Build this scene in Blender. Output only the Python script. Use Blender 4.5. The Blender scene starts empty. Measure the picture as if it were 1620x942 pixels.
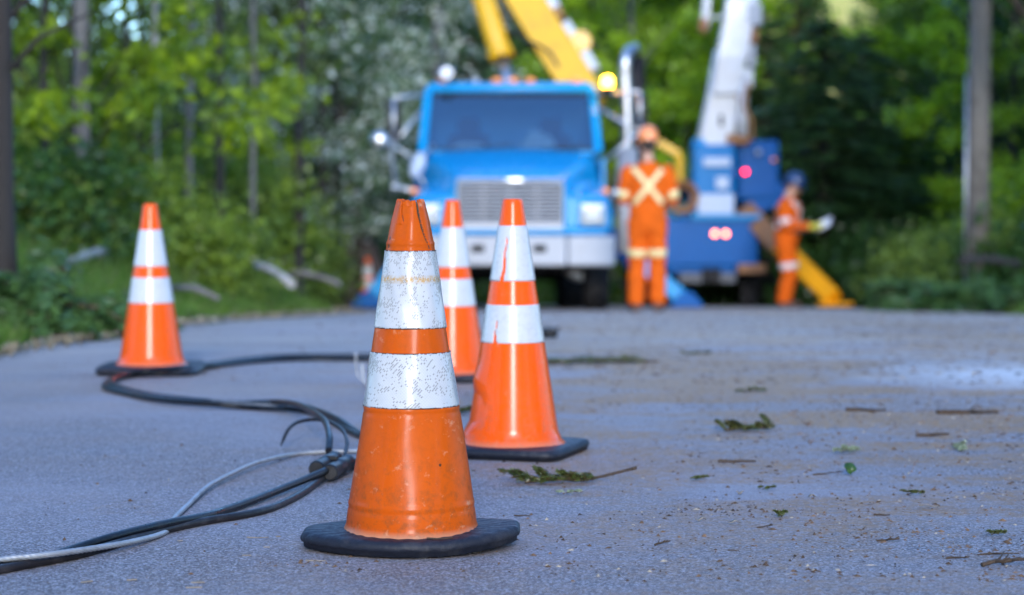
import bpy, math, random
import numpy as np
from mathutils import Vector, Matrix, Euler
from mathutils.bvhtree import BVHTree
PI = math.pi
C = bpy.context.scene.collection
SC = bpy.context.scene
random.seed(7)

# ------------------------------------------------------------------ camera, sky, sun, exposure
FPX, CX, CY, YH, CAMH = 3400.0, 810.0, 471.0, 302.0, 0.72
PITCH = math.atan((CY - YH) / FPX)
CAM = Vector((0, 0, CAMH))
FWD = Vector((0, math.cos(PITCH), -math.sin(PITCH)))
UPV = Vector((0, math.sin(PITCH), math.cos(PITCH)))
cd = bpy.data.cameras.new('camera')
cam = bpy.data.objects.new('camera', cd)
C.objects.link(cam)
cam.location = CAM
cam.rotation_euler = (PI / 2 - PITCH, 0, 0)
cd.sensor_width = 36
cd.lens = FPX / 1620 * 36
cd.clip_start, cd.clip_end = 0.1, 3000
cd.dof.use_dof = True
cd.dof.focus_distance = 4.4
cd.dof.aperture_fstop = (cd.lens / 1000) / 0.026
cd.dof.aperture_blades = 0
SC.camera = cam

SUN_DIR = Vector((0.03, -0.94, 0.31)).normalized()     # towards the sun
SUN_EL = math.asin(SUN_DIR.z)
SUN_AZ = math.atan2(SUN_DIR.x, SUN_DIR.y)
w = bpy.data.worlds.new('World')
SC.world = w
w.use_nodes = True
nt = w.node_tree
sky = nt.nodes.new('ShaderNodeTexSky')
sky.sky_type = 'NISHITA'
sky.sun_disc = False
sky.sun_elevation = SUN_EL
sky.sun_rotation = SUN_AZ
sky.air_density, sky.dust_density, sky.ozone_density = 1.0, 0.5, 6.0
bg = nt.nodes['Background']
bg.inputs['Strength'].default_value = 0.15
nt.links.new(sky.outputs[0], bg.inputs['Color'])
sd = bpy.data.lights.new('sun', 'SUN')
sd.energy = 0.62
sd.angle = math.radians(14)
sd.color = (1.0, 0.96, 0.91)
so = bpy.data.objects.new('sun', sd)
C.objects.link(so)
so.rotation_euler = (-SUN_DIR).to_track_quat('-Z', 'Y').to_euler()
SC.view_settings.view_transform = 'Standard'
SC.view_settings.look = 'None'
SC.view_settings.gamma = 1
SC.view_settings.use_curve_mapping = False
SC.view_settings.exposure = 2.22
SC.cycles.use_denoising = True
SC.cycles.max_bounces = 6
SC.cycles.diffuse_bounces = 3
SC.cycles.transparent_max_bounces = 8
SC.cycles.sample_clamp_indirect = 6
SC.cycles.caustics_reflective = False
SC.cycles.caustics_refractive = False

# ------------------------------------------------------------------ ground shape and pixel rays
def sst(a, b, t):
    t = np.clip((np.asarray(t, float) - a) / (b - a), 0, 1)
    return t * t * (3 - 2 * t)
_ys = np.linspace(-40, 900, 9401)
_sl = -0.050 * sst(5, 18, _ys) * (1 - sst(60, 80, _ys))
_gz = np.concatenate([[0], np.cumsum((_sl[1:] + _sl[:-1]) / 2 * np.diff(_ys))])
def gz(y):
    return float(np.interp(y, _ys, _gz))
def gzn(y):
    return np.interp(y, _ys, _gz)
def ray(px, py):
    return FWD + UPV * ((CY - py) / FPX) + Vector((1, 0, 0)) * ((px - CX) / FPX)
def at(px, py, Y):
    d = ray(px, py)
    return CAM + d * (Y / d.y)
def ground(px, py, h=0.0):
    d = ray(px, py)
    Y = 2.0
    while Y < 60:
        p = CAM + d * (Y / d.y)
        if p.z <= gz(Y) + 0.006 + h:
            return p
        Y += 0.01
    return p

# ------------------------------------------------------------------ node helpers
def new_mat(name):
    m = bpy.data.materials.new(name)
    m.use_nodes = True
    n = m.node_tree
    return m, n, n.nodes['Principled BSDF']
def nd(n, t, **kw):
    x = n.nodes.new(t)
    for k, v in kw.items():
        if k in x.inputs:
            x.inputs[k].default_value = v
        else:
            setattr(x, k, v)
    return x
def lk(n, a, b):
    n.links.new(a, b)
def mixc(n, fac, a, b, blend='MIX'):
    x = n.nodes.new('ShaderNodeMix')
    x.data_type = 'RGBA'
    x.blend_type = blend
    for s, v in ((0, fac), (6, a), (7, b)):
        if hasattr(v, 'is_output') or hasattr(v, 'links'):
            n.links.new(v, x.inputs[s])
        else:
            x.inputs[s].default_value = v if s == 0 else (*v[:3], 1)
    return x.outputs[2]
def mth(n, op, a, b=None, c=None, clamp=False):
    x = n.nodes.new('ShaderNodeMath')
    x.operation = op
    x.use_clamp = clamp
    for i, v in enumerate((a, b, c)):
        if v is None:
            continue
        if hasattr(v, 'links'):
            n.links.new(v, x.inputs[i])
        else:
            x.inputs[i].default_value = v
    return x.outputs[0]
def noise(n, vec, scale, detail=3, rough=0.6):
    x = nd(n, 'ShaderNodeTexNoise', Scale=scale, Detail=detail, Roughness=rough)
    if vec is not None:
        n.links.new(vec, x.inputs['Vector'])
    return x.outputs['Fac']
def rng(n, v, a, b, c=0.0, d=1.0):
    x = nd(n, 'ShaderNodeMapRange')
    n.links.new(v, x.inputs[0])
    for i, q in enumerate((a, b, c, d)):
        x.inputs[i + 1].default_value = q
    return x.outputs[0]
def coords(n, kind='Object'):
    return n.nodes.new('ShaderNodeTexCoord').outputs[kind]
def bump(n, h, strength, dist, bsdf):
    b = nd(n, 'ShaderNodeBump', Strength=strength, Distance=dist)
    n.links.new(h, b.inputs['Height'])
    n.links.new(b.outputs[0], bsdf.inputs['Normal'])
    return b

MATS = {}
def worn(name, col, rough=0.5, metal=0.0, dirt=(0.10, 0.085, 0.07), amount=0.35, scale=9, spec=0.5, coat=0.0, bmp=0.0, var=0.12):
    """Paint, plastic or metal with blotchy wear, dust and uneven gloss."""
    if name in MATS:
        return MATS[name]
    m, n, b = new_mat(name)
    co = coords(n)
    n1 = noise(n, co, scale, 5, 0.65)
    n2 = noise(n, co, scale * 6.3, 4, 0.6)
    f = mth(n, 'MULTIPLY', rng(n, n1, 0.5, 0.75), amount, clamp=True)
    dark = tuple(c * (1 - var) for c in col)
    lite = tuple(min(1, c * (1 + var)) for c in col)
    base = mixc(n, n2, dark, lite)
    lk(n, mixc(n, f, base, dirt), b.inputs['Base Color'])
    lk(n, rng(n, n2, 0.3, 0.7, max(0.05, rough - 0.1), min(1, rough + 0.12)), b.inputs['Roughness'])
    b.inputs['Metallic'].default_value = metal
    b.inputs['Specular IOR Level'].default_value = spec
    b.inputs['Coat Weight'].default_value = coat
    b.inputs['Coat Roughness'].default_value = 0.08
    if bmp:
        bump(n, n2, bmp, 0.004, b)
    MATS[name] = m
    return m
def lamp_mat(name, col, strength):
    m, n, b = new_mat(name)
    b.inputs['Base Color'].default_value = (*col, 1)
    b.inputs['Emission Color'].default_value = (*col, 1)
    b.inputs['Emission Strength'].default_value = strength
    return m
def leaf_mat(name, dark, lite, trans=0.35, rough=0.33, odd=None, odd_share=0.0):
    m, n, b = new_mat(name)
    g = n.nodes.new('ShaderNodeNewGeometry')
    r = g.outputs['Random Per Island']
    nz = noise(n, coords(n), 2.6, 3)
    v = mth(n, 'MULTIPLY_ADD', r, 0.4, mth(n, 'MULTIPLY', rng(n, nz, 0.38, 0.62), 0.6))
    col = mixc(n, v, dark, lite)
    if odd:
        col = mixc(n, mth(n, 'GREATER_THAN', r, 1 - odd_share), col, odd)
    lk(n, col, b.inputs['Base Color'])
    b.inputs['Roughness'].default_value = rough
    b.inputs['Specular IOR Level'].default_value = 0.4
    t = n.nodes.new('ShaderNodeBsdfTranslucent')
    lk(n, mixc(n, 0.5, col, (1.0, 1.0, 0.35), 'MULTIPLY'), t.inputs['Color'])
    mx = nd(n, 'ShaderNodeMixShader', Fac=trans)
    lk(n, b.outputs[0], mx.inputs[1])
    lk(n, t.outputs[0], mx.inputs[2])
    lk(n, mx.outputs[0], n.nodes['Material Output'].inputs['Surface'])
    return m

# ------------------------------------------------------------------ mesh helpers
class MB:
    def __init__(s):
        s.v, s.f, s.mi, s.sm, s.cur = [], [], [], [], 0
        s.uv = None
    def add(s, verts, faces, smooth=True):
        o = len(s.v)
        s.v += [tuple(v) for v in verts]
        s.f += [tuple(o + i for i in f) for f in faces]
        s.mi += [s.cur] * len(faces)
        s.sm += [smooth] * len(faces)
        return s
    def box(s, c, d, R=None, taper=(1, 1)):
        x, y, z = (q / 2 for q in d)
        vs = []
        for k, (tx, ty) in ((-1, (1, 1)), (1, taper)):
            for i, j in ((-1, -1), (1, -1), (1, 1), (-1, 1)):
                vs.append(Vector((i * x * tx, j * y * ty, k * z)))
        if R is not None:
            vs = [R @ v for v in vs]
        c = Vector(c)
        return s.add([v + c for v in vs], [(3, 2, 1, 0), (4, 5, 6, 7), (0, 1, 5, 4), (1, 2, 6, 5), (2, 3, 7, 6), (3, 0, 4, 7)], False)
    def bar(s, a, b, wd, ht, up=(0, 0, 1)):
        a, b = Vector(a), Vector(b)
        y = (b - a)
        L = y.length
        y.normalize()
        x = y.cross(Vector(up))
        if x.length < 1e-4:
            x = y.cross(Vector((1, 0, 0)))
        x.normalize()
        z = x.cross(y)
        R = Matrix((x, y, z)).transposed()
        return s.box((a + b) / 2, (wd, L, ht), R)
    def tube(s, pts, r, seg=12, cap=True, lobes=0, depth=0.0, pitch=0.05, phase=0.0):
        pts = [Vector(p) for p in pts]
        n = len(pts)
        rs = [r] * n if not hasattr(r, '__len__') else list(r)
        T = []
        for i in range(n):
            t = pts[min(i + 1, n - 1)] - pts[max(i - 1, 0)]
            T.append(t.normalized() if t.length > 1e-9 else Vector((0, 0, 1)))
        ref = Vector((0, 0, 1)) if abs(T[0].z) < 0.9 else Vector((1, 0, 0))
        u = T[0].cross(ref).normalized()
        vs, L = [], 0.0
        for i in range(n):
            if i:
                L += (pts[i] - pts[i - 1]).length
                u = (u - T[i] * u.dot(T[i]))
                u.normalize()
            q = T[i].cross(u)
            for k in range(seg):
                a = 2 * PI * k / seg
                rr = rs[i]
                if lobes:
                    rr *= 1 - depth * (1 - abs(math.cos(0.5 * lobes * (a + phase - 2 * PI * L / pitch))))
                vs.append(pts[i] + u * (math.cos(a) * rr) + q * (math.sin(a) * rr))
        fs = []
        for i in range(n - 1):
            for k in range(seg):
                k2 = (k + 1) % seg
                fs.append((i * seg + k, i * seg + k2, (i + 1) * seg + k2, (i + 1) * seg + k))
        s.add(vs, fs)
        if cap:
            o = len(s.v) - len(vs)
            s.f += [tuple(o + k for k in reversed(range(seg))), tuple(o + (n - 1) * seg + k for k in range(seg))]
            s.mi += [s.cur] * 2
            s.sm += [False] * 2
        return s
    def cyl(s, a, b, r, seg=20, r2=None):
        return s.tube([a, b], [r, r if r2 is None else r2], seg)
    def lathe(s, prof, seg=32, axis=(0, 0, 1), at=(0, 0, 0), close=False):
        z = Vector(axis).normalized()
        x = z.cross(Vector((0, 1, 0)) if abs(z.y) < 0.9 else Vector((1, 0, 0))).normalized()
        y = z.cross(x)
        o = Vector(at)
        vs = [o + z * h + (x * math.cos(2 * PI * k / seg) + y * math.sin(2 * PI * k / seg)) * r for r, h in prof for k in range(seg)]
        n = len(prof)
        fs = []
        for i in range(n if close else n - 1):
            j = (i + 1) % n
            for k in range(seg):
                k2 = (k + 1) % seg
                fs.append((i * seg + k, i * seg + k2, j * seg + k2, j * seg + k))
        return s.add(vs, fs)
    def ell(s, c, r, R=None, seg=16, rings=10):
        c = Vector(c)
        vs, fs = [], []
        for i in range(rings + 1):
            t = PI * i / rings
            for k in range(seg):
                p = 2 * PI * k / seg
                v = Vector((r[0] * math.sin(t) * math.cos(p), r[1] * math.sin(t) * math.sin(p), r[2] * math.cos(t)))
                vs.append(c + (R @ v if R is not None else v))
        for i in range(rings):
            for k in range(seg):
                k2 = (k + 1) % seg
                fs.append((i * seg + k, (i + 1) * seg + k, (i + 1) * seg + k2, i * seg + k2))
        return s.add(vs, fs)
    def prism(s, poly, d, origin=(0, 0, 0), ax=(1, 0, 0), ay=(0, 0, 1)):
        ax, ay, o = Vector(ax), Vector(ay), Vector(origin)
        nn = ax.cross(ay).normalized() * d
        n = len(poly)
        a = [o + ax * p[0] + ay * p[1] for p in poly]
        vs = a + [v + nn for v in a]
        fs = [tuple(reversed(range(n))), tuple(range(n, 2 * n))] + [(i, (i + 1) % n, n + (i + 1) % n, n + i) for i in range(n)]
        return s.add(vs, fs, False)
    def loft(s, secs, cap=True, closed=True, smooth=True):
        m = len(secs[0])
        vs = [v for q in secs for v in q]
        fs = []
        for i in range(len(secs) - 1):
            for k in range(m if closed else m - 1):
                k2 = (k + 1) % m
                fs.append((i * m + k, i * m + k2, (i + 1) * m + k2, (i + 1) * m + k))
        if cap and closed:
            fs += [tuple(reversed(range(m))), tuple((len(secs) - 1) * m + k for k in range(m))]
        return s.add(vs, fs, smooth)
    def mesh(s, name, mats):
        me = bpy.data.meshes.new(name)
        me.from_pydata(s.v, [], s.f)
        for m in (mats if isinstance(mats, (list, tuple)) else [mats]):
            me.materials.append(m)
        me.polygons.foreach_set('material_index', s.mi)
        me.polygons.foreach_set('use_smooth', s.sm)
        me.update()
        return me
    def build(s, name, mats, parent=None, bevel=0.0, seg=2, sub=0, solid=0.0, loc=None):
        o = bpy.data.objects.new(name, s.mesh(name, mats))
        C.objects.link(o)
        if parent:
            o.parent = parent
        if loc is not None:
            o.location = loc
        if solid:
            q = o.modifiers.new('solid', 'SOLIDIFY')
            q.thickness = solid
        if sub:
            q = o.modifiers.new('sub', 'SUBSURF')
            q.levels = q.render_levels = sub
        if bevel:
            q = o.modifiers.new('bevel', 'BEVEL')
            q.width, q.segments, q.limit_method, q.angle_limit = bevel, seg, 'ANGLE', math.radians(40)
            q.harden_normals = False
        return o
def tag(o, label, cat, group=None):
    o['label'] = label
    o['category'] = cat
    if group:
        o['group'] = group
    return o
def kind(o, k):
    o['kind'] = k
    return o
def thing(name, label, cat, loc=(0, 0, 0), rot=(0, 0, 0), group=None):
    o = bpy.data.objects.new(name, None)
    C.objects.link(o)
    o.empty_display_size = 0.2
    o.location = loc
    o.rotation_euler = rot
    return tag(o, label, cat, group)
def np_obj(name, V, F, mats, parent=None, smooth=False, mi=None):
    """Fast mesh from numpy arrays; F is (n, k)."""
    me = bpy.data.meshes.new(name)
    V = np.asarray(V, np.float32)
    F = np.asarray(F, np.int32)
    me.vertices.add(len(V))
    me.vertices.foreach_set('co', V.ravel())
    k = F.shape[1]
    me.loops.add(F.size)
    me.loops.foreach_set('vertex_index', F.ravel())
    me.polygons.add(len(F))
    me.polygons.foreach_set('loop_start', np.arange(len(F), dtype=np.int32) * k)
    for m in (mats if isinstance(mats, (list, tuple)) else [mats]):
        me.materials.append(m)
    if mi is not None:
        me.polygons.foreach_set('material_index', np.asarray(mi, np.int32))
    me.polygons.foreach_set('use_smooth', np.full(len(F), smooth))
    me.update(calc_edges=True)
    me.validate()
    o = bpy.data.objects.new(name, me)
    C.objects.link(o)
    if parent:
        o.parent = parent
    return o
def smooth_path(pts, step):
    """Catmull-Rom through the points, resampled to an even step."""
    P = [np.array(p, float) for p in pts]
    P = [2 * P[0] - P[1]] + P + [2 * P[-1] - P[-2]]
    out = []
    for i in range(1, len(P) - 2):
        p0, p1, p2, p3 = P[i - 1:i + 3]
        for t in np.linspace(0, 1, 24, endpoint=False):
            out.append(0.5 * ((2 * p1) + (-p0 + p2) * t + (2 * p0 - 5 * p1 + 4 * p2 - p3) * t * t + (-p0 + 3 * p1 - 3 * p2 + p3) * t ** 3))
    out.append(P[-2])
    out = np.array(out)
    L = np.concatenate([[0], np.cumsum(np.linalg.norm(np.diff(out, axis=0), axis=1))])
    n = max(3, int(L[-1] / step))
    q = np.linspace(0, L[-1], n)
    return [Vector([float(np.interp(t, L, out[:, k])) for k in range(3)]) for t in q]

# ------------------------------------------------------------------ road and terrain
EL = np.array([(-12, -3.1), (4, -2.75), (10, -2.47), (16, -2.05), (22, -1.75), (27, -2.4), (36, -2.5), (46, -0.3), (60, 5), (75, 12)], float)
ER = np.array([(-12, 5.6), (4, 5.6), (12, 5.3), (20, 4.9), (28, 5.3), (36, 5.6), (46, 7.5), (60, 13), (75, 20)], float)
def edge_l(y): return np.interp(y, EL[:, 0], EL[:, 1])
def edge_r(y): return np.interp(y, ER[:, 0], ER[:, 1])
def wob(x, y, s=1.0):
    return (np.sin(x * 1.7 * s + 0.6 * np.sin(y * 1.1 * s)) + np.sin(y * 2.3 * s + 1.3) + np.sin((x + y) * 3.7 * s + 0.4)) / 3
def ter(x, y):
    x, y = np.asarray(x, float), np.asarray(y, float)
    dl, dr = edge_l(y) - x, x - edge_r(y)
    z = gzn(y) - 0.035
    z = z + 0.10 * sst(0.05, 0.9, dl) + 0.55 * sst(0.3, 2.6, dl) + 0.7 * sst(4, 16, dl) + 0.05 * wob(x, y) * sst(0.1, 1.0, dl)
    z = z + 0.08 * sst(0.05, 0.9, dr) + 0.25 * sst(0.5, 5, dr) + 0.6 * sst(4, 16, dr) + 0.05 * wob(x, y) * sst(0.1, 1.0, dr)
    return z

m_soil, n, b = new_mat('forest soil')
co = coords(n)
a1 = noise(n, co, 2.2, 6, 0.65)
a2 = noise(n, co, 24, 5, 0.7)
c1 = mixc(n, a2, (0.035, 0.026, 0.016), (0.15, 0.12, 0.075))
c2 = mixc(n, rng(n, a1, 0.45, 0.6), c1, (0.035, 0.06, 0.018))
lk(n, c2, b.inputs['Base Color'])
b.inputs['Roughness'].default_value = 0.95
bump(n, a2, 0.8, 0.05, b)

m_road, n, b = new_mat('asphalt')
co = coords(n)
vor = nd(n, 'ShaderNodeTexVoronoi', Scale=250.0)
lk(n, co, vor.inputs['Vector'])
vc = n.nodes.new('ShaderNodeSeparateColor')
lk(n, vor.outputs['Color'], vc.inputs[0])
fine = noise(n, co, 420, 3, 0.7)
big = noise(n, co, 0.55, 5, 0.6)
mid = noise(n, co, 3.1, 5, 0.65)
stone = mth(n, 'POWER', vc.outputs[0], 2.2)
base = mixc(n, stone, (0.105, 0.098, 0.110), (0.50, 0.470, 0.515))
base = mixc(n, mth(n, 'GREATER_THAN', vc.outputs[1], 0.97), base, (0.33, 0.325, 0.32))
base = mixc(n, mth(n, 'GREATER_THAN', vc.outputs[2], 0.975), base, (0.24, 0.15, 0.085))
base = mixc(n, mth(n, 'MULTIPLY', rng(n, big, 0.42, 0.62), 0.6), base, (0.37, 0.345, 0.385))
# earth, bark dust and needle litter ground into the surface where the branches were cleared
sep = n.nodes.new('ShaderNodeSeparateXYZ')
lk(n, co, sep.inputs[0])
gx = rng(n, sep.outputs[0], -0.9, 0.8, 0.15, 1.0)
gy = rng(n, sep.outputs[1], 4.2, 8.0, 0.35, 1.0)
mpd = n.nodes.new('ShaderNodeMapping')
mpd.inputs['Scale'].default_value = (0.75, 1.5, 1)
lk(n, co, mpd.inputs[0])
patch = rng(n, noise(n, mpd.outputs[0], 1.15, 6, 0.68), 0.44, 0.55)
dirtm = mth(n, 'MULTIPLY', mth(n, 'MULTIPLY', gx, gy), mth(n, 'MULTIPLY_ADD', rng(n, mid, 0.4, 0.6), 0.25, patch), clamp=True)
speck = rng(n, noise(n, co, 48, 5, 0.8), 0.44, 0.55)
dirtm = mth(n, 'MULTIPLY', dirtm, mth(n, 'MULTIPLY_ADD', speck, 0.7, 0.28), clamp=True)
dirtm2 = mth(n, 'MULTIPLY', rng(n, noise(n, co, 1.7, 4, 0.6), 0.60, 0.78), mth(n, 'MULTIPLY', speck, 0.5), clamp=True)
dirtm = mth(n, 'MULTIPLY', mth(n, 'MAXIMUM', dirtm, dirtm2), 1.45, clamp=True)
soilc = mixc(n, noise(n, co, 33, 4, 0.7), (0.060, 0.024, 0.008), (0.62, 0.33, 0.11))
base = mixc(n, dirtm, base, soilc)
# a pale patch of sunlight painted into the asphalt colour beyond the sprigs
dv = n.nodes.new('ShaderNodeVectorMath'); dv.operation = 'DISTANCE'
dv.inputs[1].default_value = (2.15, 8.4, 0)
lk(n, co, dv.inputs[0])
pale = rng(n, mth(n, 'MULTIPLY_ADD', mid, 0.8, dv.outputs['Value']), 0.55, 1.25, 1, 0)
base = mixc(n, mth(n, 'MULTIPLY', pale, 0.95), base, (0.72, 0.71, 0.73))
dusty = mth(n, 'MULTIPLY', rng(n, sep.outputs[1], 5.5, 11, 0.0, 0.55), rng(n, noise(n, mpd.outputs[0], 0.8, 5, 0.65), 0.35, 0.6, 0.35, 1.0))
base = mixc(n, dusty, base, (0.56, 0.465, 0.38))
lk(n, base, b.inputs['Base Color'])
lk(n, rng(n, big, 0.3, 0.7, 0.62, 0.85), b.inputs['Roughness'])
b.inputs['Specular IOR Level'].default_value = 0.3
hgt = mth(n, 'ADD', mth(n, 'MULTIPLY', vor.outputs['Distance'], -0.8), fine)
bump(n, hgt, 0.55, 0.004, b)

def grid_mesh(name, xs, ys, zf, mat, smooth=True):
    X, Y = np.meshgrid(xs, ys)
    V = np.stack([X.ravel(), Y.ravel(), zf(X, Y).ravel()], 1)
    nx, ny = len(xs), len(ys)
    i = np.arange(ny - 1)[:, None] * nx + np.arange(nx - 1)[None, :]
    i = i.ravel()
    return np_obj(name, V, np.stack([i, i + 1, i + nx + 1, i + nx], 1), mat, None, smooth)
xs = np.concatenate([[-600, -300, -150, -90, -60, -45], np.arange(-36, -12, 2.0), np.arange(-12, 14, 0.25), np.arange(14, 40, 2.0), [45, 60, 90, 150, 300, 600]])
ys = np.concatenate([[-300, -120, -60, -30], np.arange(-20, 4, 2.0), np.arange(4, 40, 0.3), np.arange(40, 80, 1.5), [84, 90, 100, 120, 160, 240, 400, 700]])
kind(grid_mesh('ground', xs, ys, ter, m_soil), 'structure')
# the road: a strip between ragged edges with a slight crown
ys = np.concatenate([np.arange(-12, 4, 0.5), np.arange(4, 50, 0.12), np.arange(50, 76, 0.5)])
ts = np.linspace(0, 1, 41)
rv = []
for y in ys:
    l = edge_l(y) + 0.05 * math.sin(y * 5.1) + 0.04 * math.sin(y * 11.7 + 1) + 0.03 * math.sin(y * 23.1)
    r = edge_r(y) + 0.05 * math.sin(y * 4.7) + 0.04 * math.sin(y * 13.1)
    for t in ts:
        rv.append((l + (r - l) * t, y, gz(y) + 0.006 - 0.03 * (abs(t - 0.5) * 2) ** 6))
k = len(ts)
i = (np.arange(len(ys) - 1)[:, None] * k + np.arange(k - 1)[None, :]).ravel()
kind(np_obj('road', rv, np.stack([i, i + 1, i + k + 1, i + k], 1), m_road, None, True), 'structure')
# yellow-tan hillside far behind the trees, sunlit look put into its colour
m_hill, n, b = new_mat('hillside grass')
co = coords(n)
lk(n, mixc(n, rng(n, noise(n, co, 0.12, 6, 0.7), 0.38, 0.62), (0.30, 0.28, 0.05), (0.62, 0.46, 0.13)), b.inputs['Base Color'])
b.inputs['Roughness'].default_value = 1
def hz(x, y):
    r = sst(115, 230, y)
    return -9 + r * (34 + 6 * np.sin(x * 0.035) + 4 * np.sin(x * 0.09 + 1)) * sst(-42, 4, x)
kind(grid_mesh('hills', np.linspace(-90, 260, 90), np.linspace(105, 420, 60), hz, m_hill), 'structure')
# ------------------------------------------------------------------ vegetation
def leaf_quads(Cn, size, rs, flat=0.35, asp=0.55, axis=None, jitter=0.0):
    """One diamond leaf per centre."""
    n = len(Cn)
    if axis is None:
        u = rs.normal(size=(n, 3))
    else:
        u = axis + rs.normal(size=(n, 3)) * jitter
    u /= np.linalg.norm(u, axis=1)[:, None]
    t = rs.normal(size=(n, 3))
    t[:, 2] *= flat
    v = np.cross(u, t)
    v /= np.linalg.norm(v, axis=1)[:, None] + 1e-9
    s = (size * rs.uniform(0.6, 1.25, n))[:, None]
    V = np.stack([Cn - u * s, Cn + v * s * asp, Cn + u * s, Cn - v * s * asp], 1).reshape(-1, 3)
    F = np.arange(4 * n).reshape(n, 4)
    return V, F
m_bark_dark = worn('dark bark', (0.032, 0.026, 0.023), 0.95, dirt=(0.02, 0.018, 0.015), amount=0.9, scale=6, bmp=0.8, var=0.4)
m_bark_grey = worn('grey bark', (0.16, 0.145, 0.135), 0.95, dirt=(0.06, 0.05, 0.045), amount=0.9, scale=5, bmp=0.8, var=0.35)
m_bark_pale = worn('pale birch bark', (0.36, 0.34, 0.32), 0.85, dirt=(0.09, 0.08, 0.07), amount=0.9, scale=7, bmp=0.4, var=0.15)
m_bark_brown = worn('red brown bark', (0.12, 0.07, 0.05), 0.95, dirt=(0.07, 0.05, 0.04), amount=0.9, scale=4, bmp=0.8, var=0.35)
m_leaf_bright = leaf_mat('spring green leaves', (0.13, 0.26, 0.012), (0.48, 0.66, 0.035), 0.5)
m_leaf_mid = leaf_mat('green leaves', (0.045, 0.09, 0.017), (0.27, 0.38, 0.06), 0.45)
m_leaf_olive = leaf_mat('yellow green maple leaves', (0.075, 0.14, 0.008), (0.32, 0.42, 0.015), 0.45)
m_leaf_dark = leaf_mat('deep green leaves', (0.02, 0.06, 0.013), (0.08, 0.17, 0.03), 0.35)
m_needle = leaf_mat('conifer needles', (0.02, 0.058, 0.018), (0.10, 0.20, 0.055), 0.25)
m_needle_soft = leaf_mat('soft conifer needles', (0.03, 0.075, 0.022), (0.09, 0.18, 0.05), 0.2)
m_blossom = leaf_mat('blossom and young leaves', (0.06, 0.115, 0.045), (0.19, 0.28, 0.13), 0.4, odd=(0.66, 0.70, 0.64), odd_share=0.30)

def trunk_mb(rs, H, r, lean=0.0, limbs=(), wig=0.05):
    mb = MB()
    pts = []
    for i in range(9):
        t = i / 8
        pts.append((lean * H * t + wig * math.sin(t * 5 + rs.uniform(-1, 1)) * t, wig * math.sin(t * 7 + 2 + rs.uniform(-.5, .5)) * t, H * t - 0.15))
    rad = [r * (1.35 - 0.35 * min(1, i / 8 * 8)) * (1 - 0.72 * i / 8) for i in range(9)]
    path = smooth_path(pts, H / 24)
    mb.tube(path, [float(np.interp(j / (len(path) - 1), np.linspace(0, 1, 9), rad)) for j in range(len(path))], 10)
    for (h, tip) in limbs:
        i = min(len(path) - 1, int(h / H * (len(path) - 1)))
        a = path[i]
        tip = Vector(tip)
        m = (a + tip) / 2 + Vector((0, 0, 0.12 * (tip - a).length))
        r0 = r * (1 - 0.72 * h / H) * 0.28
        mb.tube(smooth_path([a, m, tip], 0.25), np.linspace(r0, 0.006, len(smooth_path([a, m, tip], 0.25))), 6)
    return mb
PROTO = {}
def broadleaf(key, seed, H, R, base, ncl, nlf, size, mleaf, mbark, r=0.11, spread=0.5, lean=0.0):
    rs = np.random.RandomState(seed)
    a = rs.uniform(0, 2 * PI, ncl)
    h = rs.uniform(0, 1, ncl) ** 0.85
    prof = 0.35 + 0.65 * np.sin(np.clip(h * 0.85 + 0.15, 0, 1) * PI) if key != 'olive' else 1.0 - 0.5 * h
    rad = R * prof * np.sqrt(rs.uniform(0.12, 1, ncl))
    cz = base + (H - base) * h
    cc = np.stack([rad * np.cos(a) + lean * cz, rad * np.sin(a), cz], 1)
    limbs = [(max(0.3 * base + 0.4, float(c[2]) - 0.5 * math.hypot(c[0], c[1]) - 0.3), tuple(c)) for c in cc[::2] if c[2] < H * 0.95]
    tm = trunk_mb(rs, H * 0.96, r, lean, limbs).mesh('trunk', mbark)
    sc = spread * rs.uniform(0.6, 1.35, ncl)
    pts = (cc[:, None, :] + rs.normal(size=(ncl, nlf, 3)) * (sc[:, None, None] * np.array([0.6, 0.6, 0.33]))).reshape(-1, 3)
    V, F = leaf_quads(pts, size, rs)
    co = np_obj('crown', V, F, mleaf)
    cm = co.data
    bpy.data.objects.remove(co)
    PROTO[key] = (tm, cm)
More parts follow.
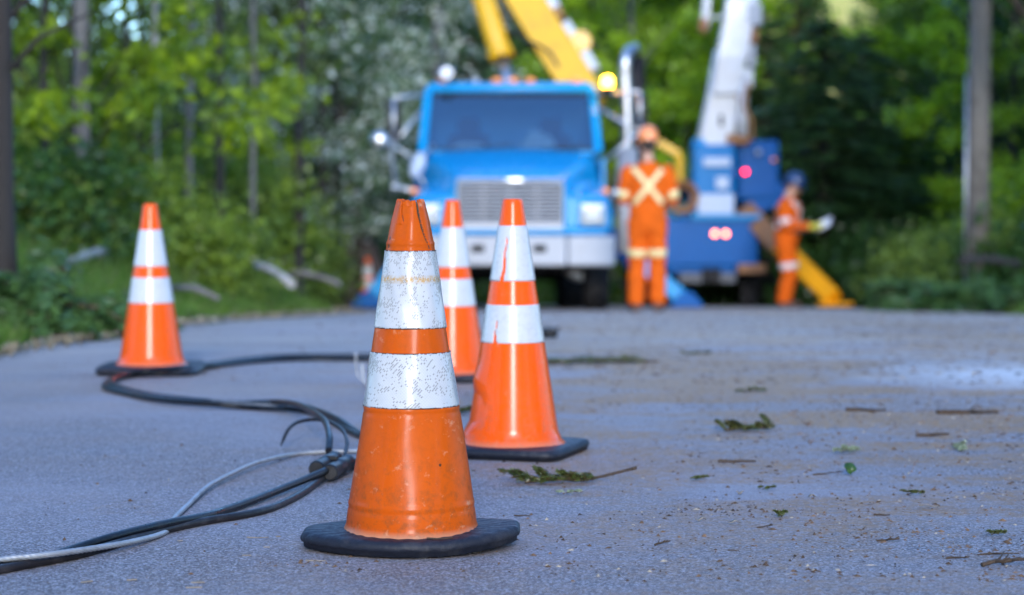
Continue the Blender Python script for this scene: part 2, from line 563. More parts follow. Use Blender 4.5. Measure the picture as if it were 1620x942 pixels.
def conifer(key, seed, H, R, nlev, naz, mleaf, mbark, r=0.12, droop=0.35, base=0.3, dens=1.0):
    rs = np.random.RandomState(seed)
    mb = trunk_mb(rs, H, r, 0, (), 0.02)
    P, A = [], []
    for i in range(nlev):
        z = base + (H - base) * (i / nlev) ** 1.05
        Lr = R * (1 - z / H) ** 0.8 + 0.1
        for k in range(naz):
            az = 2 * PI * (k + rs.uniform(-.35, .35)) / naz + i * 2.4
            L = Lr * rs.uniform(0.6, 1.12)
            d = np.array([math.cos(az), math.sin(az), 0])
            zz = z + rs.uniform(-.12, .12)
            tip = Vector((d[0] * L, d[1] * L, zz - droop * L + 0.12 * L))
            mb.tube([Vector((0, 0, zz)), Vector((d[0] * L * .5, d[1] * L * .5, zz - droop * .35 * L)), tip], [0.022, 0.014, 0.004], 5, False)
            m = int((14 + 46 * L) * dens)
            t = np.sqrt(rs.uniform(0.03, 1, m))
            side = np.array([-d[1], d[0], 0])
            off = rs.normal(size=m) * 0.20 * L * (1.15 - t)
            p = d[None] * (t * L)[:, None] + side[None] * off[:, None]
            p[:, 2] = zz - droop * (t ** 1.4) * L + 0.12 * L * t ** 4 - np.abs(rs.normal(size=m)) * 0.08 - 0.25 * np.abs(off)
            P.append(p)
            ax = d[None] * 0.8 + side[None] * np.sign(off)[:, None] * 0.7 + np.array([0, 0, -0.35])[None]
            A.append(ax)
    V, F = leaf_quads(np.concatenate(P), 0.125, rs, 0.4, 0.26, np.concatenate(A), 0.3)
    co = np_obj('crown', V, F, mleaf)
    cm = co.data
    bpy.data.objects.remove(co)
    PROTO[key] = (mb.mesh('trunk', mbark), cm)
def shrub(key, seed, H, R, ncl, nlf, size, mleaf, spread=0.33):
    rs = np.random.RandomState(seed)
    a = rs.uniform(0, 2 * PI, ncl)
    q = np.sqrt(rs.uniform(0, 1, ncl))
    cz = H * rs.uniform(0.1, 1, ncl) * np.sqrt(1 - 0.75 * q * q)
    cc = np.stack([R * q * np.cos(a), R * q * np.sin(a), cz], 1)
    mb = MB()
    for c in cc[::2]:
        b0 = Vector((c[0] * 0.12, c[1] * 0.12, -0.1))
        mb.tube([b0, (b0 + Vector(c)) / 2 + Vector((0, 0, 0.1)), Vector(c)], [0.014, 0.010, 0.004], 5, False)
    pts = (cc[:, None, :] + rs.normal(size=(ncl, nlf, 3)) * spread * np.array([0.6, 0.6, 0.45])).reshape(-1, 3)
    pts[:, 2] = np.abs(pts[:, 2])
    V, F = leaf_quads(pts, size, rs)
    co = np_obj('crown', V, F, mleaf)
    cm = co.data
    bpy.data.objects.remove(co)
    PROTO[key] = (mb.mesh('stems', m_bark_dark), cm)
broadleaf('olive', 1, 5.2, 2.3, 1.35, 75, 55, 0.08, m_leaf_olive, m_bark_dark, 0.055, 0.30)
broadleaf('bright', 2, 10, 2.6, 0.6, 120, 95, 0.10, m_leaf_bright, m_bark_grey, 0.10, 0.4)
broadleaf('bright2', 3, 9, 2.2, 0.4, 105, 95, 0.10, m_leaf_bright, m_bark_dark, 0.09, 0.36)
broadleaf('mid', 4, 10, 2.5, 1.7, 105, 95, 0.09, m_leaf_mid, m_bark_dark, 0.10, 0.38)
broadleaf('mid2', 5, 8, 2.0, 1.6, 85, 95, 0.09, m_leaf_mid, m_bark_grey, 0.08, 0.45)
broadleaf('dark', 6, 10, 2.4, 0.3, 130, 110, 0.085, m_leaf_dark, m_bark_dark, 0.10, 0.5)
broadleaf('blossom', 7, 7.5, 2.1, 1.1, 130, 90, 0.06, m_blossom, m_bark_dark, 0.10, 0.4)
broadleaf('high', 14, 8.5, 3.2, 3.5, 120, 90, 0.085, m_leaf_dark, m_bark_brown, 0.11, 0.42)
conifer('fir', 8, 10, 2.5, 26, 9, m_needle, m_bark_dark)
conifer('fir2', 9, 9, 2.1, 24, 8, m_needle_soft, m_bark_brown)
conifer('spruce', 10, 4.2, 1.75, 9, 8, m_needle, m_bark_dark, 0.06, 0.10, 0.25, 1.3)
shrub('bush', 11, 1.3, 1.1, 46, 90, 0.055, m_leaf_mid)
shrub('bush2', 12, 1.6, 1.0, 44, 90, 0.06, m_leaf_bright)
shrub('bush3', 13, 1.0, 1.2, 44, 90, 0.055, m_leaf_dark)

def plant(key, px, Y, s, name, label, cat, group=None, rot=None, sz=None, dx=0.0):
    x = at(px, CY, Y).x + dx
    o = thing(name, label, cat, (x, Y, float(ter(x, Y)) - 0.03), (0, 0, random.uniform(0, 6.28) if rot is None else rot), group)
    o.scale = (s, s, sz or s)
    tm, cm = PROTO[key]
    for nm, me in (('stem' if tm.name.startswith('stem') else 'trunk', tm), ('crown', cm)):
        q = bpy.data.objects.new(nm, me)
        C.objects.link(q)
        q.parent = o
    return o

# front row of the left verge
plant('olive', 120, 18, 0.86, 'maple_tree', 'slim grey maple with yellow green leaves behind the lone verge cone', 'tree')
plant('olive', 30, 20, 0.95, 'maple_tree', 'yellow green maple overhanging the dark trunk beside the verge', 'tree')
plant('olive', 228, 23, 0.85, 'maple_tree', 'yellow green maple next to the pale birch trunk', 'tree')
plant('blossom', 530, 31, 0.9, 'blossom_tree', 'dark trunked tree with white blossom beside the blue truck', 'tree', rot=0.4)
plant('blossom', 640, 39, 1.1, 'blossom_tree', 'tall blossom tree right behind the truck mirrors', 'tree', rot=2.1)
plant('blossom', 475, 29, 0.8, 'blossom_tree', 'smaller blossom tree between the birch and the broken stump', 'tree', rot=4.0)
plant('spruce', 125, 22, 0.5, 'spruce_tree', 'small dark spruce with level branches behind the slim maple', 'tree', rot=0.3)
plant('spruce', 205, 26, 0.5, 'spruce_tree', 'small dark spruce beside the pale birch', 'tree', rot=1.1)
plant('mid2', 330, 30, 0.9, 'broadleaf_tree', 'mid green tree behind the verge cone, just beyond the pale birch', 'tree')
plant('mid', 415, 34, 0.85, 'broadleaf_tree', 'mid green tree between the birch and the blossom trees', 'tree')
plant('mid2', 60, 30, 0.36, 'broadleaf_tree', 'small mid green tree behind the dark verge trunk', 'tree')
plant('mid', 480, 40, 0.9, 'broadleaf_tree', 'mid green tree rising behind the smaller blossom tree', 'tree')
# bare trunks standing in the left wood
def bare(px, Y, H, r, name, label, m, lean=0.0, wig=0.06, seed=1, limbs=()):
    x = at(px, CY, Y).x
    o = trunk_mb(np.random.RandomState(seed), H, r, lean, limbs, wig).build(name, m, None, loc=(x, Y, float(ter(x, Y)) - 0.02))
    return tag(o, label, 'tree trunk')
bare(0, 12, 7, 0.088, 'bare_trunk', 'thick dark trunk closest to the road on the left verge', m_bark_dark, 0.004, 0.03, 3,
     [(1.9, (0.9, 0.4, 2.3)), (2.4, (-0.9, 0.6, 2.9)), (1.6, (0.55, -0.1, 1.75))])
bare(130, 18, 8, 0.075, 'bare_trunk', 'slim grey trunk rising from bushes behind the verge cone', m_bark_grey, 0.004, 0.05, 4)
bare(247, 19.6, 6, 0.038, 'birch_trunk', 'pale birch trunk above the bushes behind the verge cone', m_bark_pale, 0.0, 0.04, 5)
bare(298, 19.8, 6, 0.045, 'bare_trunk', 'grey trunk standing close beside the pale birch', m_bark_grey, 0.006, 0.06, 6)
bare(692, 34, 9, 0.12, 'bare_trunk', 'tall grey trunk beside the blossom behind the truck cab', m_bark_grey, -0.004, 0.05, 7)
bare(936, 40, 9, 0.08, 'bare_trunk', 'thin dark trunk behind the yellow boom', m_bark_dark, 0.0, 0.04, 8)
bare(438, 30, 7, 0.06, 'bare_trunk', 'thin dark trunk leaning left between birch and blossom trees', m_bark_dark, -0.04, 0.08, 9)
m_bark_stump = worn('grey brown bark', (0.11, 0.085, 0.075), 0.95, dirt=(0.035, 0.028, 0.025), amount=0.95, scale=6, bmp=0.9, var=0.4)
for i_, (px_, Y_, r_, m_, lab_) in enumerate(((72, 17.5, .04, m_bark_dark, 'thin dark trunk between the thick verge trunk and the slim grey trunk'), (192, 20, .035, m_bark_dark, 'thin dark trunk midway between the slim grey trunk and the birch'),
        (352, 21, .05, m_bark_dark, 'dark trunk just past the grey trunk beside the birch'), (398, 22.5, .035, m_bark_grey, 'thin grey trunk above the light bush over the logs'), (470, 24, .06, m_bark_dark, 'dark trunk under the smaller blossom tree'), (515, 30, .09, m_bark_dark, 'dark trunk beside the broken stump'))):
    bare(px_, Y_, 6.5, r_, 'bare_trunk', lab_, m_, 0.02 * math.sin(i_ * 2.2), 0.09, 20 + i_)
# broken stump leaning by the truck
x0 = at(588, CY, 31).x
mb = MB()
pa = smooth_path([(0.05, 0, -0.2), (0, 0, 0.5), (-0.18, 0.05, 1.2), (-0.36, 0.1, 1.95)], 0.1)
mb.tube(pa, [(0.25 - 0.13 * i / len(pa)) * (1 + 0.06 * math.sin(i * 2.7)) for i in range(len(pa))], 18, True, 7, 0.18, 3.0)
mb.tube(smooth_path([(-.25, -.1, -.2), (-.33, -.1, .8), (-.30, -.1, 1.7), (-.42, -.1, 3.0)], .1), np.linspace(.10, .05, 32)[:len(smooth_path([(-.25, -.1, -.2), (-.33, -.1, .8), (-.30, -.1, 1.7), (-.42, -.1, 3.0)], .1))], 10)
for j, (dx, h) in enumerate(((-0.06, 0.28), (0.03, 0.20), (0.05, 0.10))):
    mb.tube([pa[-1] + Vector((dx, 0, -0.08)), pa[-1] + Vector((dx - 0.04, 0, h))], [0.045, 0.006], 6)
tag(mb.build('tree_stump', m_bark_stump, None, loc=(x0, 31, float(ter(x0, 31)))), 'broken brown stump leaning towards the woods beside the blue truck', 'stump')
# bushes under the trees on the left
m_leaf_bush = leaf_mat('bush leaves', (0.08, 0.14, 0.016), (0.36, 0.48, 0.06), 0.45)
shrub('bush4', 15, 1.6, 1.0, 44, 90, 0.06, m_leaf_bush)
L1 = [(60, 17, .6, 'bush', 'low green bush by the dark verge trunk'), (175, 21, .7, 'bush', 'green bush behind the verge cone, on its woods side'),
      (265, 18.6, .62, 'bush2', 'light green bush directly behind the verge cone'), (310, 18.9, .6, 'bush', 'mid green bush between the verge cone and the fallen logs'),
      (385, 24, .9, 'bush2', 'fresh light green bush above the fallen logs'), (405, 25, .75, 'bush', 'full green bush above the pair of logs'),
      (430, 29, .7, 'bush2', 'light green bush just before the broken stump'), (90, 19, 1.0, 'bush2', 'light green bush under the small dark spruce'),
      (20, 17, .9, 'bush3', 'dark bush behind the thick verge trunk'), (220, 24, 1.1, 'bush', 'green bush at the foot of the pale birch'),
      (320, 26, .95, 'bush2', 'tall light bush beside the grey trunk and birch'), (430, 28, .9, 'bush', 'green bush under the blossom tree edge'),
      (545, 34, 1.0, 'bush3', 'dark bush behind the broken stump'), (612, 41, 1.1, 'bush3', 'dark bush between stump and truck fender'),
      (150, 28, 1.2, 'bush3', 'dark bush behind the two small spruces')]
for px, Y, s, k, lab in L1:
    plant('bush4' if k == 'bush2' else k, px, Y, s, 'bush', lab, 'bush', 'bushes under the trees')
# behind the trucks and on the right
plant('fir', 1300, 36, 1.1, 'fir_tree', 'large dark fir behind the worker with the papers', 'tree', rot=0.5, sz=0.50)
plant('fir', 1362, 38, 0.9, 'fir_tree', 'dark fir just beside the large fir, further from the road', 'tree', rot=2.0, sz=0.50)
plant('fir2', 1258, 44, 0.85, 'fir_tree', 'tall soft green fir with a narrow spire behind the white boom truck', 'tree', rot=3.3, sz=0.95)
plant('fir', 830, 46, 0.95, 'fir_tree', 'dark fir rising behind the blue cab roof', 'tree', rot=1.0)
plant('fir2', 745, 44, 0.9, 'fir_tree', 'soft green fir behind the yellow boom cylinder', 'tree', rot=1.5)
plant('fir2', 905, 50, 1.0, 'fir_tree', 'soft green fir beyond the base of the yellow boom', 'tree', rot=4.1)
plant('bright', 1020, 44, 1.0, 'broadleaf_tree', 'bright green tree between the yellow and white booms', 'tree')
plant('bright2', 955, 48, 1.1, 'broadleaf_tree', 'bright green tree behind the exhaust stack', 'tree')
plant('bright', 1090, 50, 1.1, 'broadleaf_tree', 'bright green tree right behind the white boom', 'tree')
plant('fir2', 1212, 40, 0.9, 'fir_tree', 'soft dark fir just behind the blue side locker', 'tree', rot=0.9, sz=0.62)
plant('bright', 1000, 40, 0.85, 'broadleaf_tree', 'yellow green tree closest behind the hard hat of the worker with cross straps', 'tree')
plant('bright2', 1085, 43, 0.9, 'broadleaf_tree', 'yellow green tree filling the gap left of the white boom', 'tree')
plant('bright2', 1475, 43, 0.95, 'broadleaf_tree', 'bright green tree between the large fir and the utility pole', 'tree')
plant('bright', 1500, 40, 0.9, 'broadleaf_tree', 'bright green tree just behind the utility pole, road side', 'tree')
plant('mid', 1520, 40, 0.9, 'broadleaf_tree', 'mid green tree directly behind the utility pole', 'tree')
plant('bright2', 1600, 34, 0.8, 'broadleaf_tree', 'bright green tree past the utility pole, away from the trucks', 'tree')
plant('dark', 1590, 42, 0.9, 'broadleaf_tree', 'deep green tree in the shade past the utility pole', 'tree')
plant('dark', 1690, 36, 0.9, 'broadleaf_tree', 'deep green tree at the outer edge beyond the branch pile', 'tree')
plant('high', 1700, 25, 1.0, 'overhanging_tree', 'dark brownish tree whose branches overhang the utility pole top', 'tree')
L2 = [(1492, 31, .9, 'bush', 'mid green bush between parked car and utility pole'), (1530, 29, .9, 'bush', 'green bush at the foot of the utility pole'),
      (1590, 28, 1.0, 'bush', 'green bush behind the dark log'), (1340, 36, 1.2, 'bush3', 'dark bush between the large fir and the pale car'),
      (1310, 35, 1.3, 'bush3', 'dark bush under the large fir'), (1250, 37, 1.3, 'bush3', 'dark bush behind the white boom truck'),
      (1540, 33, 1.3, 'bush3', 'dark bush behind the utility pole'), (1630, 31, 1.2, 'bush2', 'light green bush past the utility pole'),
      (860, 40, 1.3, 'bush3', 'dark bush hidden behind the blue cab'), (1060, 42, 1.4, 'bush2', 'light green bush between the two trucks')]
for px, Y, s, k, lab in L2:
    plant(k, px, Y, s, 'bush', lab, 'bush', 'bushes beyond the trucks')
# far wood closing the view: repeated trees nobody can tell apart
rs = random.Random(5)
kinds = ['mid', 'dark', 'fir', 'bright', 'mid2', 'bright2', 'fir2']
words = {'mid': 'mid green', 'mid2': 'mid green', 'dark': 'deep green', 'bright': 'bright green', 'bright2': 'bright green', 'fir': 'dark conifer', 'fir2': 'soft conifer'}
for row, (Y, sx, step) in enumerate(((52, 60, 74), (64, 0, 84))):
    px = -120 + sx
    while px < 1760:
        left = 20 < px < 250
        if px < 620:
            k = rs.choice(['mid', 'dark', 'dark', 'fir', 'fir2'])
        elif px < 900:
            k = rs.choice(['fir', 'dark', 'mid', 'fir2'])
        elif px < 1150:
            k = rs.choice(['bright', 'bright2', 'bright'])
        elif px < 1360:
            k = rs.choice(['fir', 'fir2', 'dark'])
        else:
            k = rs.choice(['bright2', 'mid', 'dark'])
        s = (0.55 if left else 1.0) * rs.uniform(0.85, 1.15)
        if 1170 < px < 1380:
            s *= 0.42
        side = 'behind the left verge' if px < 620 else ('behind the blue cab' if px < 900 else ('between the two booms' if px < 1150 else ('behind the white boom truck' if px < 1360 else 'beyond the utility pole')))
        plant(k, px, Y + rs.uniform(-3, 3), s, 'conifer_tree' if k.startswith('fir') else 'broadleaf_tree',
              words[k] + ' tree of the far wood ' + side, 'tree', 'trees of the far wood ' + side)
        px += step * rs.uniform(0.75, 1.25)
for lo, hi, side in ((-1500, -130, 'behind the left verge'), (1770, 2900, 'beyond the utility pole')):
    px = lo
    while px < hi:
        for Y in (30, 44):
            k = rs.choice(['mid', 'dark', 'fir', 'mid2'])
            plant(k, px + rs.uniform(-30, 30), Y + rs.uniform(-4, 4), rs.uniform(0.9, 1.2), 'conifer_tree' if k == 'fir' else 'broadleaf_tree', words[k] + ' tree of the far wood ' + side, 'tree', 'trees of the far wood ' + side)
        plant('bush3', px + 60, 26, 1.5, 'bush', 'dark undergrowth bush in the far wood ' + ('left of the trucks' if px < 0 else 'right of the trucks'), 'bush', 'undergrowth of the far wood ' + ('left of the trucks' if px < 0 else 'right of the trucks'))
        px += 170
# low dark understorey between the far trees
for j in range(26):
    px = -60 + j * 66 + rs.uniform(-15, 15)
    k = rs.choice(['bush3', 'bush', 'bush3'])
    if 1350 < px < 1470:
        continue
    side = 'left of the trucks' if px < 620 else ('behind the trucks' if px < 1240 else 'right of the trucks')
    plant(k, px, rs.uniform(44, 50), rs.uniform(1.5, 2.2), 'bush', ('dark' if k == 'bush3' else 'green') + ' undergrowth bush in the far wood ' + side, 'bush', 'undergrowth of the far wood ' + side)

# unseen wood beside and behind the viewpoint, added to screen low sky from reflections
for j in range(26):
    side = -1 if j % 2 else 1
    y = 7.0 - (j // 2) * 4.4
    x = (-6.8 - rs.uniform(0, 1.6)) if side < 0 else (9.2 + rs.uniform(0, 1.6))
    k = rs.choice(['mid', 'dark', 'bright2', 'fir', 'mid'])
    lab = words[k] + ' unseen roadside tree added to screen low sky on the ' + ('verge cone side' if side < 0 else 'utility pole side') + ' of the road'
    plant(k, 810, y, rs.uniform(1.0, 1.35), 'conifer_tree' if k == 'fir' else 'broadleaf_tree', lab, 'tree', 'unseen roadside trees added to screen low sky', dx=x)

# utility pole
m_pole = worn('weathered pole wood', (0.19, 0.165, 0.14), 0.9, dirt=(0.06, 0.05, 0.04), amount=0.9, scale=3, bmp=0.6, var=0.25)
m_steel = worn('galvanised steel', (0.55, 0.56, 0.58), 0.42, 0.85, amount=0.4)
x = at(1545, CY, 27).x
po = thing('utility_pole', 'weathered grey wooden utility pole beyond the cut branches', 'utility pole', (x, 27, float(ter(x, 27)) - 0.1))
mb = MB(); mb.tube([(0, 0, 0), (0.01, 0, 4), (0.0, 0, 10)], [0.145, 0.135, 0.11], 18); mb.build('shaft', m_pole, po)
mb = MB(); mb.box((0, -0.13, 9.2), (2.4, 0.09, 0.12)); mb.build('crossarm', m_pole, po, 0.008)
mb = MB(); mb.tube([(-0.155, -0.02, 0.02), (-0.15, -0.02, 3.0)], 0.018, 8); mb.build('conduit', m_steel, po)
for xx in (-1.05, -0.4, 0.4, 1.05):
    mb = MB(); mb.lathe([(0.01, 0), (0.05, 0.02), (0.03, 0.05), (0.05, 0.08), (0.02, 0.14), (0, 0.15)], 12, at=(xx, -0.13, 9.26))
    mb.build('insulator', worn('brown porcelain', (0.10, 0.045, 0.03), 0.2), po)

# fallen logs
def log(p0, p1, r0, r1, label, m, name='fallen_log', bend=0.03):
    p0, p1 = Vector(p0), Vector(p1)
    mid = (p0 + p1) / 2 + Vector((0, 0, bend))
    mb = MB()
    pa = smooth_path([p0, mid, p1], 0.12)
    mb.tube(pa, [r0 + (r1 - r0) * i / (len(pa) - 1) + 0.004 * math.sin(i * 2.1) for i in range(len(pa))], 14)
    d = (p1 - p0).normalized()
    for t, a in ((0.3, 0.5), (0.62, 2.2)):
        q = p0.lerp(p1, t) + Vector((0, 0, bend))
        mb.tube([q, q + Vector((math.cos(a) * 0.05, -0.02, 0.03 + r0))], [r0 * 0.3, r0 * 0.12], 7)
    o = mb.build(name, m, None)
    return tag(o, label, 'log')
log(at(82, 437, 15.0), at(165, 396, 16.5), 0.03, 0.034, 'pale grey log tilted up the bank beside the verge cone', m_bark_pale)
log(at(405, 420, 17.0), at(462, 450, 16.4), 0.027, 0.032, 'short pale log with cut end pointing at the road', m_bark_pale)
log(at(458, 432, 18.4), at(538, 450, 18.2), 0.022, 0.026, 'grey log lying beside the short pale log', m_bark_grey)
log(at(272, 455, 13.8), at(345, 472, 13.5), 0.016, 0.02, 'thin grey log in the grass beside the verge cone', m_bark_grey)
log(at(1520, 412, 24.0), at(1612, 418, 24.5), 0.05, 0.042, 'dark brown log across the brush by the utility pole', m_bark_dark)
# grass on the verges
rs = np.random.RandomState(3)
m_grass = leaf_mat('verge grass blades', (0.045, 0.115, 0.012), (0.20, 0.34, 0.05), 0.45, 0.5, odd=(0.30, 0.25, 0.13), odd_share=0.10)
def grass(name, xr, yr, n, side, h=0.2):
    y = rs.uniform(*yr, n)
    d = np.abs(rs.exponential(1.0, n)) + 0.02
    d = d + 0.28 * np.maximum(0, wob(d * 0 + 3, y, 1.7))
    x = edge_l(y) - d if side < 0 else edge_r(y) + d
    keep = (wob(x * 1.3 + 5, y * 1.1) > -0.35)
    x, y, d = x[keep], y[keep], d[keep]
    n = len(x)
    z = ter(x, y)
    hh = h * rs.uniform(0.4, 1.3, n) * (0.5 + 0.7 * np.clip(d / 1.2, 0, 1))
    a = rs.uniform(0, 2 * PI, n)
    wd = 0.006 + 0.006 * rs.uniform(size=n)
    ln = rs.normal(size=(n, 2)) * 0.45 * hh[:, None]
    b0 = np.stack([x - wd * np.cos(a), y - wd * np.sin(a), z - 0.01], 1)
    b1 = np.stack([x + wd * np.cos(a), y + wd * np.sin(a), z - 0.01], 1)
    tp = np.stack([x + ln[:, 0], y + ln[:, 1], z + hh], 1)
    V = np.stack([b0, b1, tp], 1).reshape(-1, 3)
    return kind(np_obj(name, V, np.arange(3 * n).reshape(n, 3), m_grass), 'stuff')
tag(grass('grass', None, (8.5, 27), 90000, -1), 'green grass growing along the left verge', 'grass')
tag(grass('grass', None, (17, 34), 25000, 1), 'green grass growing along the right verge', 'grass')
# loose leaf and needle litter along the road edge
n = 9000
y = rs.uniform(9, 30, n); x = edge_l(y) + 0.25 - np.abs(rs.normal(size=n)) * 0.9
P = np.stack([x, y, np.maximum(ter(x, y), np.where(x > edge_l(y), gzn(y) + 0.006, -9)) + 0.008], 1)
V, F = leaf_quads(P, 0.03, rs, 2.5, 0.45)
tag(kind(np_obj('leaf_litter', V, F, leaf_mat('dry litter', (0.10, 0.075, 0.045), (0.33, 0.27, 0.18), 0.1)), 'stuff'), 'dry leaves and needles scattered along the left road edge', 'leaf litter')

# heaps of cut conifer boughs
def bough(mbs, base, tip, rs, nn, width=0.28, tr=0.014, jit=0.025):
    base, tip = np.array(base, float), np.array(tip, float)
    d = tip - base
    L = np.linalg.norm(d); d /= L
    side = np.cross(d, [0, 0, 1.0]); side /= np.linalg.norm(side) + 1e-9
    t = rs.uniform(0.05, 1, nn)
    off = rs.normal(size=nn) * width * L * (1.1 - 0.8 * t) * 0.6
    p = base + d * (t * L)[:, None] + side * off[:, None]
    p[:, 2] += 0.10 * L * np.sin(t * PI) - 0.2 * np.abs(off) + rs.normal(size=nn) * jit
    ax = d[None] * 0.8 + side[None] * np.sign(off)[:, None] * 0.8
    mbs.tube([Vector(base), Vector(base + d * L * .5) + Vector((0, 0, .1 * L)), Vector(tip)], [tr, tr * .7, tr * .25], 5, False)
    return p, ax
def brush(px, Y, w_, h, nb, seed, label, mleaf, name='brush_pile', size=0.05, depth=0.7):
    rs = np.random.RandomState(seed)
    x = at(px, CY, Y).x
    z0 = max(float(ter(x, Y)), gz(Y) + 0.006 if edge_l(Y) < x < edge_r(Y) else -9)
    o = thing(name, label, 'cut branches', (x, Y, z0))
    mb, P, A = MB(), [], []
    for i in range(nb):
        a = rs.uniform(0, 2 * PI)
        q = rs.uniform(0, 1) ** 0.6
        b0 = (rs.uniform(-.25, .25) * w_, rs.uniform(-.3, .3) * depth, h * rs.uniform(0.05, 0.85) * (1 - .4 * q))
        tp = (b0[0] + math.cos(a) * w_ * 0.5 * rs.uniform(.5, 1.1), b0[1] + math.sin(a) * depth * 0.6, max(0.02, b0[2] + rs.uniform(-.5, .15) * h))
        p, ax = bough(mb, b0, tp, rs, 230)
        p[:, 2] = np.maximum(p[:, 2], 0.012)
        P.append(p); A.append(ax)
    V, F = leaf_quads(np.concatenate(P), size, rs, 0.5, 0.22, np.concatenate(A), 0.25)
    np_obj('sprays', V, F, mleaf, o)
    mb.build('twigs', m_bark_brown, o)
    return o
brush(25, 11.6, 1.2, 0.55, 34, 21, 'heap of dark conifer boughs at the foot of the thick trunk', m_needle_soft)
brush(130, 11.9, 0.75, 0.26, 18, 22, 'low conifer boughs trailing along the verge behind the verge cone', m_needle_soft)
brush(1432, 23.5, 0.8, 0.45, 22, 23, 'low heap of green boughs in front of the pale car', m_needle_soft)
brush(1500, 22.5, 1.1, 0.42, 22, 24, 'green boughs heaped at the road edge before the utility pole', m_needle_soft)
brush(1590, 22.2, 1.2, 0.5, 28, 25, 'tall heap of dark boughs below the red brown log', m_needle)
brush(700, 23.0, 0.8, 0.15, 8, 26, 'small green sprays on the road beneath the truck bumper', m_needle_soft)
# ------------------------------------------------------------------ boom trucks
m_blue = worn('blue truck paint', (0.0, 0.25, 0.55), 0.22, dirt=(0.002, 0.27, 0.55), amount=0.3, scale=3, spec=0.25, coat=0.08, var=0.05)
m_blue2 = worn('darker blue body paint', (0.0, 0.085, 0.30), 0.3, dirt=(0.002, 0.05, 0.18), amount=0.4, scale=3, spec=0.10, var=0.06)
m_yellow = worn('yellow boom paint', (0.74, 0.40, 0.008), 0.4, dirt=(0.35, 0.17, 0.03), amount=0.4, scale=3, coat=0.3, var=0.06)
m_oryel = worn('orange yellow outrigger paint', (0.85, 0.34, 0.002), 0.4, dirt=(0.4, 0.15, 0.01), amount=0.3, scale=3, spec=0.15)
m_white = worn('white boom gelcoat', (0.55, 0.56, 0.59), 0.4, dirt=(0.42, 0.36, 0.30), amount=0.45, scale=2.5, coat=0.3, var=0.03)
m_slat = worn('satin grille metal', (0.42, 0.43, 0.46), 0.5, 0.2, amount=0.2)
m_mid = worn('dull grey steel', (0.10, 0.105, 0.12), 0.6, amount=0.4, spec=0.3)
m_bumper = worn('dull white bumper', (0.40, 0.41, 0.44), 0.4, 0.0, spec=0.2, dirt=(0.30, 0.29, 0.29), amount=0.4, scale=5)
m_chrome = worn('chrome', (0.55, 0.56, 0.59), 0.36, 1.0, dirt=(0.4, 0.4, 0.4), amount=0.2)
m_black = worn('black chassis', (0.010, 0.010, 0.012), 0.7, spec=0.2, dirt=(0.07, 0.06, 0.055), amount=0.7, scale=5)
m_tyre = worn('tyre rubber', (0.014, 0.014, 0.016), 0.85, spec=0.2, dirt=(0.09, 0.08, 0.07), amount=0.6, scale=8)
m_seat = worn('red brown seat cloth', (0.17, 0.045, 0.04), 0.9)
m_dash = worn('dark dashboard', (0.03, 0.035, 0.04), 0.7)
m_paper = worn('white paper', (0.85, 0.86, 0.87), 0.8, amount=0.05)
m_rust = worn('rusty fitting', (0.30, 0.14, 0.06), 0.8, dirt=(0.10, 0.05, 0.03), amount=0.8)
m_sign = worn('white lettered plate', (0.40, 0.47, 0.60), 0.5, amount=0.1)
m_lens_red = lamp_mat('dark red lens', (0.65, 0.02, 0.03), 0.25)
m_lens_amber = lamp_mat('amber lens', (0.85, 0.28, 0.08), 0.12)
m_amber_on = lamp_mat('lit amber beacon', (1.0, 0.46, 0.03), 12)
m_red_on = lamp_mat('lit red lamp', (1.0, 0.015, 0.03), 3)
m_tail_on = lamp_mat('lit tail lamp', (1.0, 0.20, 0.10), 3)
m_lens_clear, n, b = new_mat('headlamp lens')
b.inputs['Base Color'].default_value = (0.26, 0.28, 0.31, 1)
b.inputs['Roughness'].default_value = 0.15
b.inputs['Metallic'].default_value = 0.0
b.inputs['Coat Weight'].default_value = 1
def glass(name, tint, refl):
    m, n, b = new_mat(name)
    t = nd(n, 'ShaderNodeBsdfTransparent', Color=(*tint, 1))
    g = nd(n, 'ShaderNodeBsdfGlossy', Color=(0.75, 0.9, 1, 1), Roughness=0.03)
    fr = nd(n, 'ShaderNodeFresnel', IOR=1.5)
    mx = n.nodes.new('ShaderNodeMixShader')
    lk(n, mth(n, 'ADD', fr.outputs[0], refl, clamp=True), mx.inputs[0])
    lk(n, t.outputs[0], mx.inputs[1])
    lk(n, g.outputs[0], mx.inputs[2])
    lk(n, mx.outputs[0], n.nodes['Material Output'].inputs['Surface'])
    return m
m_glass = glass('windscreen glass', (0.52, 0.62, 0.68), 0.10)

